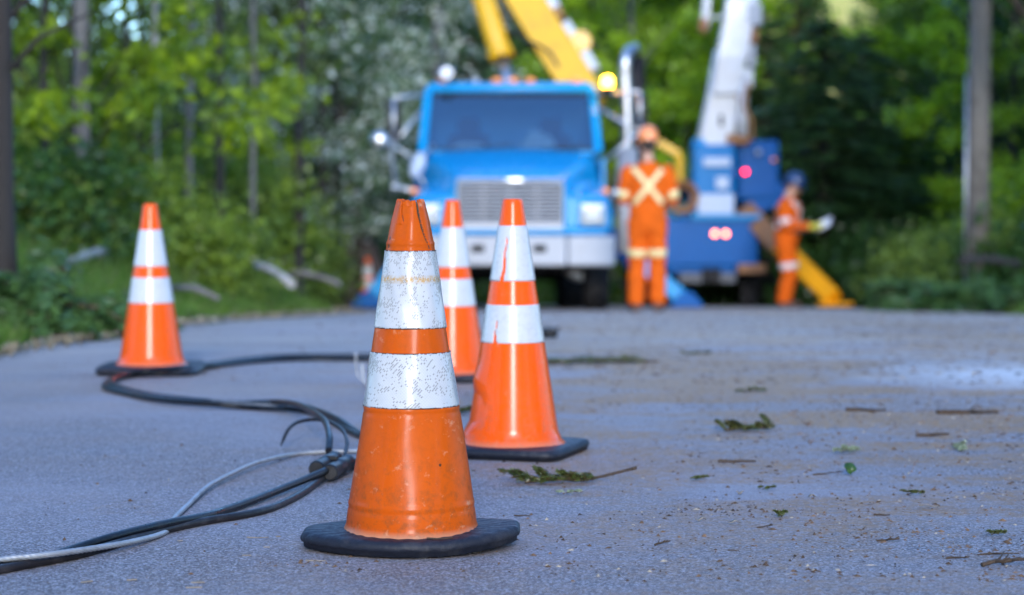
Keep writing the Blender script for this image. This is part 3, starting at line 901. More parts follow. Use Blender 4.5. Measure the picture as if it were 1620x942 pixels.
def truck_root(name, label, X, Y):
    o = thing(name, label, 'truck', (X, Y, gz(Y) + 0.006), (math.atan(-0.0505), 0, 0))
    M = Matrix.LocRotScale(o.location, o.rotation_euler, None).inverted()
    return o, (lambda px, py, Yw: M @ at(px, py, Yw)), (lambda p: M @ Vector(p))
def wheel(parent, c, r=0.5, wd=0.28, name='wheel', side=1, dual=False):
    w_ = bpy.data.objects.new(name, None); C.objects.link(w_); w_.parent = parent; w_.location = c
    h = wd / 2
    mb = MB(); mb.lathe([(r * .58, -h * .9), (r * .62, -h), (r * .93, -h), (r, -h * .72), (r, h * .72), (r * .93, h), (r * .62, h), (r * .58, h * .9)], 40, (1, 0, 0), close=True)
    for k in range(36):
        a = 2 * PI * k / 36
        mb.box((h * .5 * (1 if k % 2 else -1), math.cos(a) * r, math.sin(a) * r), (h * .8, 0.05, 0.014), Matrix.Rotation(a - PI / 2, 3, 'X'))
    mb.build('tyre', m_tyre, w_)
    mb = MB(); mb.lathe([(r * .6, h * .85 * side), (r * .55, h * .8 * side), (r * .5, h * .3 * side), (r * .2, h * .25 * side), (r * .18, h * .8 * side), (0, h * .85 * side)], 30, (1, 0, 0))
    mb.lathe([(r * .6, -h * .85 * side), (r * .5, -h * .5 * side), (0, -h * .5 * side)], 30, (1, 0, 0))
    mb.build('rim', m_bumper, w_)
    return w_
T1X = at(807, CY, 24).x
T1, LP, LW = truck_root('boom_truck', 'blue boom truck facing the cones, yellow boom raised behind its cab', T1X, 24.0)
# --- hood and fenders, front at y = 0.1
def hsec(y, pts):
    half = [Vector((x, y, z)) for x, z in pts]
    return [Vector((-v.x, v.y, v.z)) for v in reversed(half[1:])] + half
mb = MB()
secs = [
    hsec(0.06, [(0, 1.455), (.3, 1.455), (.52, 1.45), (.60, 1.43), (.66, 1.30), (.78, 1.24), (.95, 1.26), (1.08, 1.20), (1.13, 1.08), (1.13, .87)]),
    hsec(0.13, [(0, 1.515), (.3, 1.51), (.54, 1.50), (.63, 1.46), (.69, 1.33), (.79, 1.30), (.95, 1.325), (1.10, 1.27), (1.16, 1.12), (1.165, .86)]),
    hsec(0.45, [(0, 1.635), (.32, 1.63), (.60, 1.615), (.71, 1.57), (.76, 1.45), (.83, 1.395), (.96, 1.40), (1.11, 1.34), (1.175, 1.18), (1.18, 1.02)]),
    hsec(0.90, [(0, 1.78), (.36, 1.775), (.72, 1.75), (.84, 1.70), (.88, 1.58), (.92, 1.48), (1.0, 1.44), (1.11, 1.37), (1.175, 1.22), (1.18, 1.05)]),
    hsec(1.35, [(0, 1.90), (.42, 1.895), (.84, 1.87), (.97, 1.81), (1.01, 1.70), (1.03, 1.58), (1.06, 1.46), (1.12, 1.37), (1.165, 1.22), (1.17, .98)]),
    hsec(1.50, [(0, 1.92), (.44, 1.915), (.88, 1.89), (1.0, 1.83), (1.03, 1.72), (1.05, 1.6), (1.07, 1.46), (1.12, 1.37), (1.16, 1.2), (1.16, .75)])]
mb.loft(secs, False, False)
mb.build('hood', m_blue, T1, sub=2, solid=0.03)
# nose panel around the grille, with lamp pods
mb = MB()
mb.box((0, 0.10, 0.885), (2.20, 0.10, 0.075))
for s in (-1, 1):
    mb.prism([(s * 0.60, 0.92), (s * 1.12, 0.92), (s * 1.12, 1.10), (s * 1.04, 1.22), (s * 0.80, 1.25), (s * 0.68, 1.28), (s * 0.60, 1.41)][::s], 0.05, (0, 0.14, 0))
mb.build('nose_panel', m_blue, T1, 0.03, 3)
gr = None
mb = MB()
for c_, d_ in (((0, 0.06, 1.465), (1.20, 0.07, 0.030)), ((0, 0.06, 0.945), (1.20, 0.07, 0.07)), ((-.59, 0.06, 1.205), (.024, .07, .47)), ((.59, 0.06, 1.205), (.024, .07, .47))):
    mb.box(c_, d_)
gr = mb.build('grille', m_slat, T1, 0.012)
mb = MB()
for k in range(11):
    mb.box((0, 0.045, 1.00 + k * 0.0425), (1.15, 0.03, 0.013), Matrix.Rotation(-0.25, 3, 'X'))
for x in (-.3, 0, .3):
    mb.box((x, 0.085, 1.2), (.014, .03, .46))
mb.build('slats', m_slat, gr)
mb = MB(); mb.box((0, 0.14, 1.2), (1.16, 0.03, 0.5)); mb.build('backing', m_black, gr)
mb = MB(); mb.ell((0.05, 0.018, 1.455), (0.14, 0.014, 0.035)); mb.build('emblem', m_chrome, T1)
for s in (-1, 1):
    mb = MB(); mb.box((s * .925, 0.055, 1.075), (.29, .06, .24)); hl = mb.build('headlight', m_chrome, T1, 0.035, 4)
    mb = MB(); mb.box((s * .925, 0.030, 1.075), (.24, .03, .19)); mb.build('lens', m_lens_clear, hl, 0.03, 4)
    for dx in (-.055, .06):
        mb = MB(); mb.ell((s * .925 + dx, 0.022, 1.065), (.05, .016, .055)); mb.build('bulb_bowl', m_lens_clear, hl)
    mb = MB(); mb.ell((s * 1.075, 0.11, 1.345), (.045, .05, .035)); mb.build('marker_light', m_lens_amber, T1)
# bumper with step holes
mb = MB()
poly = [(-1.17, .50), (1.17, .50), (1.17, .83), (-1.17, .83)]
mb.box((0, -0.05, .665), (1.26, .20, .335)); mb.box((-.905, -0.043, .665), (.53, .19, .335)); mb.box((.905, -0.043, .665), (.53, .19, .335))
bu = mb.build('bumper', m_bumper, T1, 0.03, 3)
for x in (-.36, .33):
    mb = MB(); mb.box((x, -0.152, .69), (.15, .02, .085)); mb.build('tow_hole', m_black, bu, 0.01)
mb = MB(); mb.box((-.02, -0.155, .58), (.32, .01, .11)); mb.build('number_plate', m_sign, bu, 0.005)
# --- cab
mb = MB()
def pr(a, b_, w_, h_): mb.bar(a, b_, w_, h_)
mb.loft([[Vector((x, y, z)) for x, y, z in q] for q in (
    [(-.98, 1.84, 2.60), (-.99, 2.9, 2.60), (.99, 2.9, 2.60), (.98, 1.84, 2.60)],
    [(-1.02, 1.80, 2.645), (-1.03, 2.95, 2.645), (1.03, 2.95, 2.645), (1.02, 1.80, 2.645)],
    [(-.99, 1.82, 2.71), (-1.0, 2.93, 2.72), (1.0, 2.93, 2.72), (.99, 1.82, 2.71)],
    [(-.90, 1.90, 2.745), (-.92, 2.86, 2.755), (.92, 2.86, 2.755), (.90, 1.90, 2.745)])], True, True, True)
for s in (-1, 1):
    pr((s * 1.04, 1.42, 1.86), (s * .985, 1.83, 2.63), .10, .10)          # windscreen pillar
    pr((s * 1.08, 2.92, 1.0), (s * 1.0, 2.92, 2.65), .10, .10)
    pr((s * 1.05, 2.0, 1.80), (s * 1.05, 2.92, 1.80), .10, .06)
mb.box((0, 2.93, 1.85), (2.1, .06, 1.6))
mb.box((0, 2.2, 1.02), (2.1, 1.5, .06))
mb.box((0, 1.47, 1.865), (2.06, .10, .06))
cab = mb.build('cab', m_blue, T1, 0.025, 3)
mb = MB()
for c_ in (((-1.0, 1.44, 1.895), (1.0, 1.44, 1.895), (.945, 1.835, 2.595), (-.945, 1.835, 2.595)),):
    mb.add([Vector(v) for v in c_], [(0, 1, 2, 3)], False)
ws = mb.build('windscreen', m_glass, T1, solid=0.006)
m_gasket = worn('windscreen rubber', (0.012, 0.014, 0.018), 0.6)
mb = MB()
q = [Vector((-1.0, 1.432, 1.893)), Vector((1.0, 1.432, 1.893)), Vector((.945, 1.827, 2.597)), Vector((-.945, 1.827, 2.597))]
for i in range(4):
    mb.bar(q[i], q[(i + 1) % 4], 0.03, 0.035, (0, -.85, .5))
mb.build('gasket', m_gasket, ws)
for x in (-.45, .4):
    mb = MB(); mb.bar((x, 1.40, 1.90), (x + .48, 1.43, 1.96), .012, .014); mb.build('wiper', m_black, T1)
for s in (-1, 1):
    mb = MB(); mb.prism([(1.42, .95), (2.86, .95), (2.86, 1.80), (1.45, 1.80)], .05, (s * 1.10 - .025, 0, 0), (0, 1, 0), (0, 0, 1)); do = mb.build('door', m_blue, T1, 0.02)
    mb = MB(); mb.prism([(1.50, 1.83), (2.84, 1.83), (2.84, 2.58), (1.86, 2.58)], .008, (s * 1.04 - .004, 0, 0), (0, 1, 0), (0, 0, 1)); mb.build('side_window', m_glass, do)
    mb = MB(); mb.bar((s * 1.15, 2.62, 1.62), (s * 1.15, 2.76, 1.62), .03, .03); mb.build('handle', m_chrome, do, 0.006)
mb = MB(); mb.loft([[Vector((x, y, z)) for x in (-1, 1)] + [Vector((x, y, z - .3)) for x in (1, -1)] for y, z in ((1.5, 1.84), (1.7, 1.86), (1.95, 1.86), (2.05, 1.75))], True, True, False); mb.build('dashboard', m_dash, T1, 0.03)
for x in (-.52, .5):
    mb = MB(); mb.box((x, 2.55, 1.35), (.52, .5, .16)); mb.box((x, 2.74, 1.78), (.50, .14, .80)); mb.box((x, 2.74, 2.28), (.28, .10, .22)); mb.build('seat', m_seat, T1, 0.05, 3)
mb = MB(); mb.lathe([(.22, 0), (.232, .012), (.22, .024), (.208, .012)], 28, (0, -.75, .66), (.5, 2.05, 1.95), True); mb.bar((.5, 2.05, 1.95), (.5, 1.9, 1.8), .05, .05); mb.bar((.29, 2.05, 1.96), (.71, 2.05, 1.96), .03, .02); mb.build('steering_wheel', m_black, T1)
# folded papers behind the glass
for x, y, r_, w_, h_ in ((.36, 1.60, .25, .50, .26), (.25, 1.66, -.3, .36, .32), (-.52, 1.60, .1, .6, .14)):
    o = MB().prism([(-w_ / 2, 0), (w_ / 2, 0), (w_ * .3, h_ * .9), (-w_ * .1, h_)], .006).build('paper', m_paper, T1)
    o.location = (x, y, 1.875); o.rotation_euler = (-.45, 0, r_)
# roof lights, horn, beacon
for x in (-.80, -.16, 0.04, .24, .80):
    mb = MB(); mb.ell((x, 1.88, 2.765), (.065, .05, .032)); mb.build('clearance_light', m_lens_amber, T1)
p = LP(707, 122, 25.9)
mb = MB(); mb.lathe([(.035, 0), (.045, .06), (.09, .16), (.095, .17), (.03, .165), (0, .1)], 20, (0, -1, 0.05), p + Vector((0, .1, 0.03))); mb.cyl(p + Vector((0, .08, -.12)), p + Vector((0, .08, .03)), .018); mb.build('air_horn', m_chrome, T1)
mb = MB()
mb.cyl((-.42, 1.98, 2.74), (-.42, 1.98, 2.80), .05, 16); mb.build('roof_vent', m_bumper, T1)
p = LP(961, 131, 25.6)
mb = MB(); mb.cyl(p + Vector((0, 0, -.16)), p + Vector((0, 0, -.05)), .055); mb.bar(p + Vector((-.2, .05, -.15)), p + Vector((.02, .0, -.15)), .03, .03); bc = mb.build('beacon', m_black, T1)
mb = MB(); mb.lathe([(0.06, -.05), (.062, .03), (.045, .065), (0, .075)], 18, at=p); mb.build('lamp', m_amber_on, bc)
# exhaust stack with its elbow
e = [LP(992, 345, 27.2), LP(992, 180, 27.2), LP(989, 120, 27.2), LP(990, 96, 27.2), LP(996, 82, 27.3), LP(1006, 78, 27.4)]
mb = MB(); pa = smooth_path(e, .05); mb.tube(pa, .075, 20); ex = mb.build('exhaust_stack', m_chrome, T1)
mb = MB(); mb.cyl(LP(992, 400, 27.2), LP(992, 235, 27.2), .13, 24); mb.build('silencer', m_bumper, ex)
mb = MB(); mb.cyl(LP(1008, 330, 27.7), LP(1008, 90, 27.7), .10, 20); mb.build('intake_stack', m_black, T1)
# mirrors
def mirror(s, hx, hy0, hy1, Y, w_, mat_arm):
    mb = MB()
    c0, c1 = LP(hx, hy0, Y), LP(hx, hy1, Y)
    mb.box((c0 + c1) / 2, (w_, .09, (c0 - c1).length))
    o = mb.build('mirror', m_black, T1, 0.03, 3)
    mb = MB(); mb.box((c0 + c1) / 2 + Vector((0, .047, 0)), (w_ * .85, .006, (c0 - c1).length * .92)); mb.build('mirror_glass', m_chrome, o)
    mb = MB()
    a = Vector((s * 1.03, 1.75, 2.58)); b_ = Vector((s * 1.1, 1.5, 1.75))
    mb.tube([a, c0 + Vector((0, -.06, .03))], .022, 8); mb.tube([c0 + Vector((0, -.06, .03)), c1 + Vector((0, -.06, -.03))], .022, 8); mb.tube([b_, c1 + Vector((0, -.06, -.03))], .022, 8)
    mb.tube([a + Vector((0, 0, -.15)), c1 + Vector((0, -.06, -.03))], .026, 8)
    mb.build('bracket', mat_arm, o)
mirror(-1, 623, 160, 226, 25.6, .17, m_steel)
mirror(1, 1012, 150, 205, 25.6, .19, m_steel)
# fender mirror on its long arms
fm = LP(600, 222, 24.2)
mb = MB(); mb.ell(fm, (.11, .06, .10)); o = mb.build('fender_mirror', m_chrome, T1)
mb = MB(); mb.tube([fm + Vector((.05, 0, -.02)), LP(616, 222, 24.25), LP(624, 296, 24.3)], .028, 10); mb.tube([LP(624, 296, 24.3), LP(682, 308, 24.4)], .028, 10); mb.ell(LP(624, 297, 24.3), (.045, .045, .045)); mb.build('bracket', m_steel, o)
mb = MB(); mb.ell(LP(661, 262, 24.9), (.085, .05, .16), Matrix.Rotation(.35, 3, 'Y')); o = mb.build('fender_mirror', m_sign, T1)
mb = MB(); mb.tube([LP(661, 275, 24.9), LP(676, 300, 24.9)], .018, 8); mb.tube([LP(661, 256, 24.9), LP(686, 230, 25.3)], .018, 8); mb.build('bracket', m_steel, o)
mb = MB(); mb.ell(LP(975, 305, 24.4), (.06, .04, .05)); mb.tube([LP(975, 305, 24.4), LP(962, 318, 24.4)], .012, 8); mb.build('fender_mirror', m_chrome, T1)
# chassis, axle, wheels
mb = MB()
for s in (-1, 1): mb.box((s * .43, 4.6, .78), (.09, 8.6, .26))
mb.box((0, 1.05, .52), (1.7, .14, .16)); mb.box((0, .8, .8), (.8, 1.0, .5)); mb.box((0, 6.6, .52), (1.7, .2, .24)); mb.box((0, 7.8, .52), (1.7, .2, .24))
mb.build('chassis', m_black, T1, 0.015)
for s in (-1, 1):
    wheel(T1, (s * 1.0, 1.05, .50), side=s)
    for y in (6.6, 7.8): wheel(T1, (s * .92, y, .50), wd=.5, side=s)
    mb = MB(); mb.cyl((s * .88, 1.9, .62), (s * .88, 2.9, .62), .27, 26); mb.build('fuel_tank', m_steel, T1, 0.02)
    mb = MB(); mb.box((s * .9, 1.62, .55), (.4, .3, .04)); mb.build('step', m_steel, T1, .01)
    mb = MB(); mb.box((s * 1.0, 4.6, 1.12), (.42, 2.6, .78)); lo = mb.build('locker', m_blue2, T1, .02)
    for y in (3.8, 4.6, 5.4):
        mb = MB(); mb.box((s * 1.214, y, 1.14), (.012, .72, .64)); mb.build('locker_door', m_blue, lo, .008)
mb = MB(); mb.box((0, 6.2, 1.14), (2.3, 6.4, .10)); mb.build('deck', m_black, T1, .02)
# outriggers: slanted blue legs with feet
for s, px, py in ((-1, 583, 490), (1, 1085, 488)):
    f = LP(px, py, 28.0); f.z = 0.03
    top = Vector((s * .95, f.y, 1.25))
    mb = MB(); mb.bar(top, Vector((f.x, f.y, .10)), .16, .20); o = mb.build('outrigger', m_blue, T1, .015)
    mb = MB(); mb.bar(top + Vector((0, 0, -.05)), top.lerp(f, .55), .21, .25); mb.build('sleeve', m_blue2, o, .015)
    mb = MB(); mb.prism([(-.22, 0.0), (.22, 0.0), (.20, .05), (.07, .20), (-.07, .20), (-.20, .05)], .34, (f.x, f.y + .17, 0.02)); mb.build('foot', m_blue2, o, .015)
# turret and yellow boom
mb = MB(); mb.cyl((0.55, 4.6, 1.18), (0.55, 4.6, 1.6), .42, 30); mb.box((.55, 4.6, 2.0), (.62, .7, .9)); mb.build('turret', m_blue2, T1, .03)
B0, B1 = LP(912, 134, 28.9), LP(823, -10, 29.6)
dB = (B1 - B0).normalized()
B2 = B0 + dB * 6.5
Bm = B0 - dB * .35
mb = MB(); mb.bar(Bm, B2, .48, .50, (0, 1, 0)); bo = mb.build('boom', m_yellow, T1, .03)
mb = MB(); mb.bar(B2 - dB * .3, B2 + dB * 3.2, .36, .38, (0, 1, 0)); mb.build('boom_extension', m_white, bo, .03)
sideB = dB.cross(Vector((0, 1, 0))).normalized()
if sideB.x < 0: sideB = -sideB
for t, m_, L_, w_ in ((.02, m_white, .3, .14), (.62, m_white, .24, .12), (.95, m_rust, .16, .10), (1.12, m_white, .2, .13)):
    mb = MB(); c_ = B0 + dB * t + sideB * .30 - Vector((0, .1, 0)); mb.bar(c_, c_ + dB * L_, w_, .2, (0, 1, 0)); mb.build('boom_fitting', m_, bo, .015)
c_ = B0 + dB * .52 + sideB * .34
mb = MB(); mb.cyl(c_ - Vector((0, .16, 0)), c_ + Vector((0, .16, 0)), .15, 22); mb.build('winch_drum', m_yellow, bo, .015)
mb = MB(); c2 = c_ + sideB * .13 + dB * .1; mb.cyl(c2 - Vector((0, .1, 0)), c2 + Vector((0, .1, 0)), .06, 16); mb.build('sheave', m_black, bo)
K0, K1, K2 = LP(800, 128, 29.0), LP(793, 88, 29.1), LP(764, -6, 29.5)
dK = (K2 - K1).normalized()
mb = MB(); mb.cyl(K1 - dK * .05, K2 + dK * 1.2, .155, 26); cy = mb.build('lift_cylinder', m_yellow, T1, .02)
mb = MB(); mb.cyl(K0 - dK * .5, K1, .085, 20); mb.build('rod', m_chrome, cy)
mb = MB(); mb.lathe([(.10, 0), (.175, .02), (.175, .14), (.12, .16)], 24, dK, K1 - dK * .06); mb.build('gland', m_yellow, cy)
mb = MB(); mb.cyl(LP(905, 128, 28.6), LP(905, 165, 28.6), .16, 20); mb.build('boom_pivot', m_yellow, T1)
m_hose = worn('hydraulic hose', (0.02, 0.02, 0.022), .5)
mb = MB(); mb.tube(smooth_path([K2 + Vector((.2, -.15, 0)), K1.lerp(K2, .5) + Vector((.30, -.1, -.1)), B0 + Vector((-.35, -.1, .4)), B0 + Vector((-.1, -.1, -.2))], .05), .022, 8); mb.build('hose', m_hose, T1)

# --- second truck seen from behind
T2, L2P, L2W = truck_root('bucket_truck', 'blue bucket truck seen from behind, white boom upright above it', at(1140, CY, 33).x, 33.0)
def pxbox(name, x0, y0, x1, y1, Y, dep, mat, parent=None, bev=.02, seg=2):
    a, b_ = L2P(x0, y1, Y), L2P(x1, y0, Y)
    mb = MB(); mb.box(((a.x + b_.x) / 2, a.y + dep / 2, (a.z + b_.z) / 2), (abs(b_.x - a.x), dep, abs(b_.z - a.z)))
    return mb.build(name, mat, parent or T2, bev, seg)
body = pxbox('body', 1010, 345, 1200, 422, 33.0, 4.5, m_blue2, bev=.04)
m_mblue = worn('mid blue console paint', (0.0, 0.15, 0.40), 0.25, dirt=(0.002, 0.12, 0.34), amount=0.4, scale=3, spec=0.12)
tur = pxbox('console', 1097, 228, 1163, 345, 33.2, .9, m_mblue, bev=.04)
pxbox('label_plate', 1113, 250, 1156, 263, 33.18, .03, m_sign, tur, .004)
pxbox('label_plate', 1133, 280, 1153, 299, 33.18, .03, m_sign, tur, .004)
pxbox('label_plate', 1104, 307, 1161, 339, 33.18, .03, m_sign, tur, .004)
lk2 = pxbox('side_locker', 1166, 222, 1233, 318, 33.6, 3.2, m_blue2, bev=.04)
mb = MB(); mb.prism([(0, 0), (.62, .25), (.62, .55), (0, .55)], 1.2, tuple(L2P(1168, 350, 34.8)), (1, 0, 0), (0, 0, 1)); mb.build('locker_skirt', m_blue2, T2, .02)
pxbox('locker_door', 1172, 232, 1228, 310, 33.57, .03, m_blue2, lk2, .008)
pxbox('rail', 1094, 340, 1204, 347, 32.95, .1, m_blue, body, .01)
pxbox('wheel_guard', 1055, 420, 1200, 432, 33.05, 1.6, m_blue2, bev=.02)
pxbox('rear_bumper', 1075, 432, 1165, 448, 32.9, .16, m_mid, bev=.02)
pxbox('tow_hitch', 1112, 425, 1140, 446, 32.8, .2, m_black, bev=.01)
pxbox('mud_flap', 1056, 440, 1082, 482, 33.5, .02, m_black, bev=.004)
pxbox('mud_flap', 1172, 440, 1198, 482, 33.5, .02, m_black, bev=.004)
mb = MB(); mb.box((0, 4.6, .8), (.9, 8.0, .24)); mb.box((0, 1.9, .5), (1.7, .2, .24)); mb.build('chassis', m_black, T2, .02)
for s in (-1, 1):
    wheel(T2, (s * .86 + .0, 1.9, .48), .48, .48, side=s)
    wheel(T2, (s * .95, 7.2, .48), .48, .28, side=s)
mb = MB()
mb.box((0, 7.0, 1.75), (2.1, 1.7, 1.7), None, (.92, .9)); c2b = mb.build('cab', m_blue, T2, .08, 3)
mb = MB(); mb.box((0, 6.13, 2.15), (1.2, .02, .45)); mb.build('rear_window', m_glass, c2b)
mb = MB(); mb.box((0, 8.3, 1.1), (2.0, 1.2, .9), None, (.9, .95)); mb.build('hood', m_blue, c2b, .08, 3)
def lamp(px, py, Y, r, mat, name):
    p = L2P(px, py, Y)
    mb = MB(); mb.lathe([(r * 1.25, .03), (r * 1.25, -.005), (r * 1.02, -.01)], 18, (0, 1, 0), p); o = mb.build(name, m_black, T2)
    mb = MB(); mb.lathe([(r, .0), (r * .9, -.02), (0, -.03)], 18, (0, 1, 0), p); mb.build('lens', mat, o)
lamp(1131, 370, 32.96, .040, m_tail_on, 'tail_light')
lamp(1148, 370, 32.96, .040, m_tail_on, 'tail_light')
lamp(1179, 272, 33.5, .035, m_red_on, 'brake_light')
lamp(1224, 253, 33.5, .032, m_lens_amber, 'marker_light')
lamp(1200, 241, 33.5, .045, m_sign, 'work_light')
mb = MB(); mb.cyl(L2P(1147, 236, 34.2), L2P(1147, 300, 34.2), .40, 30); mb.build('turntable', m_blue2, T2, .03)
mb = MB(); mb.ell(L2P(1106, 233, 33.6), (.13, .2, .16)); mb.build('hydraulic_tank', m_blue, T2)
# white boom
def bsec(py, xl, xr, Y, dep):
    a, b_ = L2P(xl, py, Y), L2P(xr, py, Y)
    return [Vector((a.x, a.y, a.z)), Vector((b_.x, b_.y, b_.z)), Vector((b_.x, b_.y + dep, b_.z)), Vector((a.x, a.y + dep, a.z))]
mb = MB(); mb.loft([bsec(234, 1103, 1160, 33.5, .7), bsec(205, 1109, 1164, 33.5, .68), bsec(150, 1122, 1168, 33.5, .62), bsec(90, 1134, 1178, 33.5, .55)], True, True, False); wb = mb.build('boom_pedestal', m_white, T2, .03)
mb = MB(); mb.loft([bsec(150, 1128, 1168, 33.4, .42), bsec(90, 1134, 1182, 33.4, .42), bsec(0, 1150, 1200, 33.5, .42), bsec(-160, 1176, 1222, 33.9, .40), bsec(-420, 1214, 1250, 34.4, .34)], True, True, False); bm2 = mb.build('boom', m_white, T2, .03)
mb = MB(); mb.loft([bsec(-380, 1208, 1254, 34.0, .5), bsec(-430, 1214, 1262, 34.0, .5), bsec(-440, 1120, 1262, 34.0, .5), bsec(-400, 1110, 1215, 34.0, .5)], True, True, False); mb.build('boom_knuckle', m_rust, bm2, .03)
mb = MB(); mb.loft([bsec(46, 1108, 1122, 33.3, .16), bsec(0, 1113, 1125, 33.3, .18), bsec(-400, 1128, 1150, 34.0, .22)], True, True, False); mb.build('upper_boom', m_white, bm2, .02)
mb = MB(); mb.cyl(L2P(1113, 30, 33.3), L2P(1112, 52, 33.3), .07, 14); mb.build('boom_tip', m_rust, bm2)
mb = MB(); mb.bar(L2P(1120, 29, 33.4), L2P(1152, 27, 33.4), .06, .05); mb.build('boom_rest', m_bumper, bm2, .01)
for x0, y0, x1, y1, m_ in ((1180, 44, 1200, 68, m_rust), (1172, 108, 1192, 138, m_white), (1183, 5, 1206, 40, m_bumper), (1166, 138, 1184, 160, m_rust), (1184, 70, 1196, 106, m_bumper)):
    pxbox('boom_fitting', x0, y0, x1, y1, 33.45, .3, m_, bm2, .02)
mb = MB(); mb.cyl(L2P(1175, 215, 33.4), L2P(1176, 120, 33.5), .075, 18); mb.build('lift_cylinder', m_white, T2)
mb = MB(); mb.tube(smooth_path([L2P(1190, 222, 33.4), L2P(1188, 190, 33.3), L2P(1178, 165, 33.35), L2P(1184, 130, 33.4)], .05), .03, 8); mb.build('hose', m_rust, T2)
pxbox('cylinder_clevis', 1165, 180, 1180, 196, 33.38, .2, m_bumper, None, .02)
pxbox('pivot_block', 1150, 212, 1186, 228, 33.42, .4, m_rust, None, .02)
pxbox('inspection_slot', 1138, 182, 1144, 200, 33.47, .04, m_black, wb, .004)
mb = MB(); mb.tube([L2P(1104, 226, 33.3), L2P(1118, 160, 33.3), L2P(1132, 80, 33.3)], .018, 8); mb.build('pilot_line', m_sign, T2)
# brown hose coil and bracket between the two trucks
mb = MB()
for k in range(5): mb.lathe([(.24 - .02 * k, -.02), (.26 - .02 * k, 0), (.24 - .02 * k, .02), (.22 - .02 * k, 0)], 26, (.3, 1, 0), L2P(1080, 312, 32.9) + Vector((0, .03 * k, 0)), True)
mb.build('hose_coil', m_rust, T2)
mb = MB(); mb.bar(L2P(1040, 225, 33.6), L2P(1075, 245, 33.6), .12, .12); mb.bar(L2P(1075, 245, 33.6), L2P(1076, 300, 33.6), .1, .1); mb.build('ladder_rack', m_yellow, T2, .02)
# yellow stabiliser reaching down to the road
f = L2P(1318, 486, 31.6); f.z = max(f.z, .05)
top = L2P(1196, 352, 33.2)
mb = MB(); mb.bar(top, f + Vector((0, 0, .08)), .27, .22, (0, 1, 0)); o = mb.build('outrigger', m_oryel, T2, .02)
mb = MB(); mb.bar(top - (f - top).normalized() * .3, top.lerp(f, .34), .30, .27, (0, 1, 0)); mb.build('sleeve', m_rust, o, .02)
mb = MB(); mb.box(f + Vector((.02, 0, .0)), (.5, .36, .06)); mb.build('foot', m_oryel, o, .015)
pxbox('outrigger_pad', 1168, 418, 1212, 432, 32.8, .4, m_rust, None, .01)

# --- pale car among the far brush
xc = at(1412, CY, 58).x
car = thing('parked_car', 'pale blue green car with red rear lamps half hidden in the brush', 'car', (xc, 58, float(ter(xc, 58)) + 0.02), (0, 0, .1))
m_car = worn('pale car paint', (0.42, 0.52, 0.54), .3, coat=.7, amount=.2)
mb = MB()
def csec(y, w_, z0, z1): return [Vector((-w_, y, z0)), Vector((w_, y, z0)), Vector((w_ * 1.02, y, (z0 + z1) / 2)), Vector((w_ * .94, y, z1)), Vector((-w_ * .94, y, z1)), Vector((-w_ * 1.02, y, (z0 + z1) / 2))]
mb.loft([csec(0, .80, .42, .86), csec(.12, .88, .30, .98), csec(1.2, .90, .25, 1.02), csec(3.0, .90, .25, .98), csec(4.1, .86, .28, .82), csec(4.35, .76, .38, .66)]); mb.build('body', m_car, car, .05, 3)
mb = MB(); mb.loft([csec(.35, .72, 1.0, 1.04), csec(.75, .68, 1.0, 1.42), csec(2.2, .68, 1.0, 1.46), csec(3.0, .72, 1.0, 1.04)]); ro = mb.build('roof', m_car, car, .04, 3)
mb = MB(); mb.add([Vector(v) for v in ((-.6, .36, 1.06), (.6, .36, 1.06), (.54, .70, 1.38), (-.54, .70, 1.38))], [(0, 1, 2, 3)], False); mb.build('rear_window', m_glass, ro, solid=.01)
for s in (-1, 1):
    mb = MB(); mb.box((s * .66, -.01, .88), (.22, .06, .14)); mb.build('tail_light', lamp_mat('car tail lamp %d' % s, (1.0, .22, .12), 2.0), car, .03, 3)
    for y in (.8, 3.4): wheel(car, (s * .8, y, .31), .31, .2, side=s)
# ------------------------------------------------------------------ people
def skinm(name, c):
    m, n, b = new_mat(name)
    nz = noise(n, coords(n), 30, 3)
    lk(n, mixc(n, nz, tuple(q * .9 for q in c), tuple(min(1, q * 1.1) for q in c)), b.inputs['Base Color'])
    b.inputs['Roughness'].default_value = .5
    return m
m_skin = skinm('skin', (0.52, 0.29, 0.20))
m_cover = worn('orange coverall cloth', (0.66, 0.105, 0.004), 0.85, spec=0.2, dirt=(0.34, 0.055, 0.006), amount=0.45, scale=6, bmp=.4, var=.10)
m_strap = worn('pale yellow reflective strap', (0.76, 0.63, 0.30), 0.5, dirt=(.5, .4, .2), amount=.25)
m_strapw = worn('silver reflective strap', (0.72, 0.63, 0.60), 0.5, amount=.2)
m_hat_o = worn('orange hard hat', (0.90, 0.28, 0.08), 0.3, coat=.6, amount=.1)
m_hat_b = worn('blue hard hat', (0.002, 0.028, 0.11), 0.4, coat=.5, amount=.1)
m_boot = worn('brown work boots', (0.10, 0.055, 0.035), 0.7)
m_glove = worn('yellow work glove', (0.70, 0.66, 0.06), 0.8)
m_hair = worn('dark hair', (0.03, 0.02, 0.015), .8)
def cap(mb, a, ra, b_, rb, n=10, ex=1.0):
    """Tapered limb piece with rounded ends."""
    a, b_ = Vector(a), Vector(b_)
    d = (b_ - a); L = d.length; d.normalize()
    pts, rs = [], []
    for k in range(5):
        t = PI / 2 * k / 4
        pts.append(a - d * ra * math.cos(t)); rs.append(max(1e-3, ra * math.sin(t)))
    for k in range(1, n):
        pts.append(a + d * L * k / n); rs.append(ra + (rb - ra) * k / n)
    for k in range(5):
        t = PI / 2 * k / 4
        pts.append(b_ + d * rb * math.sin(t)); rs.append(max(1e-3, rb * math.cos(t)))
    mb.tube(pts, rs, 14)
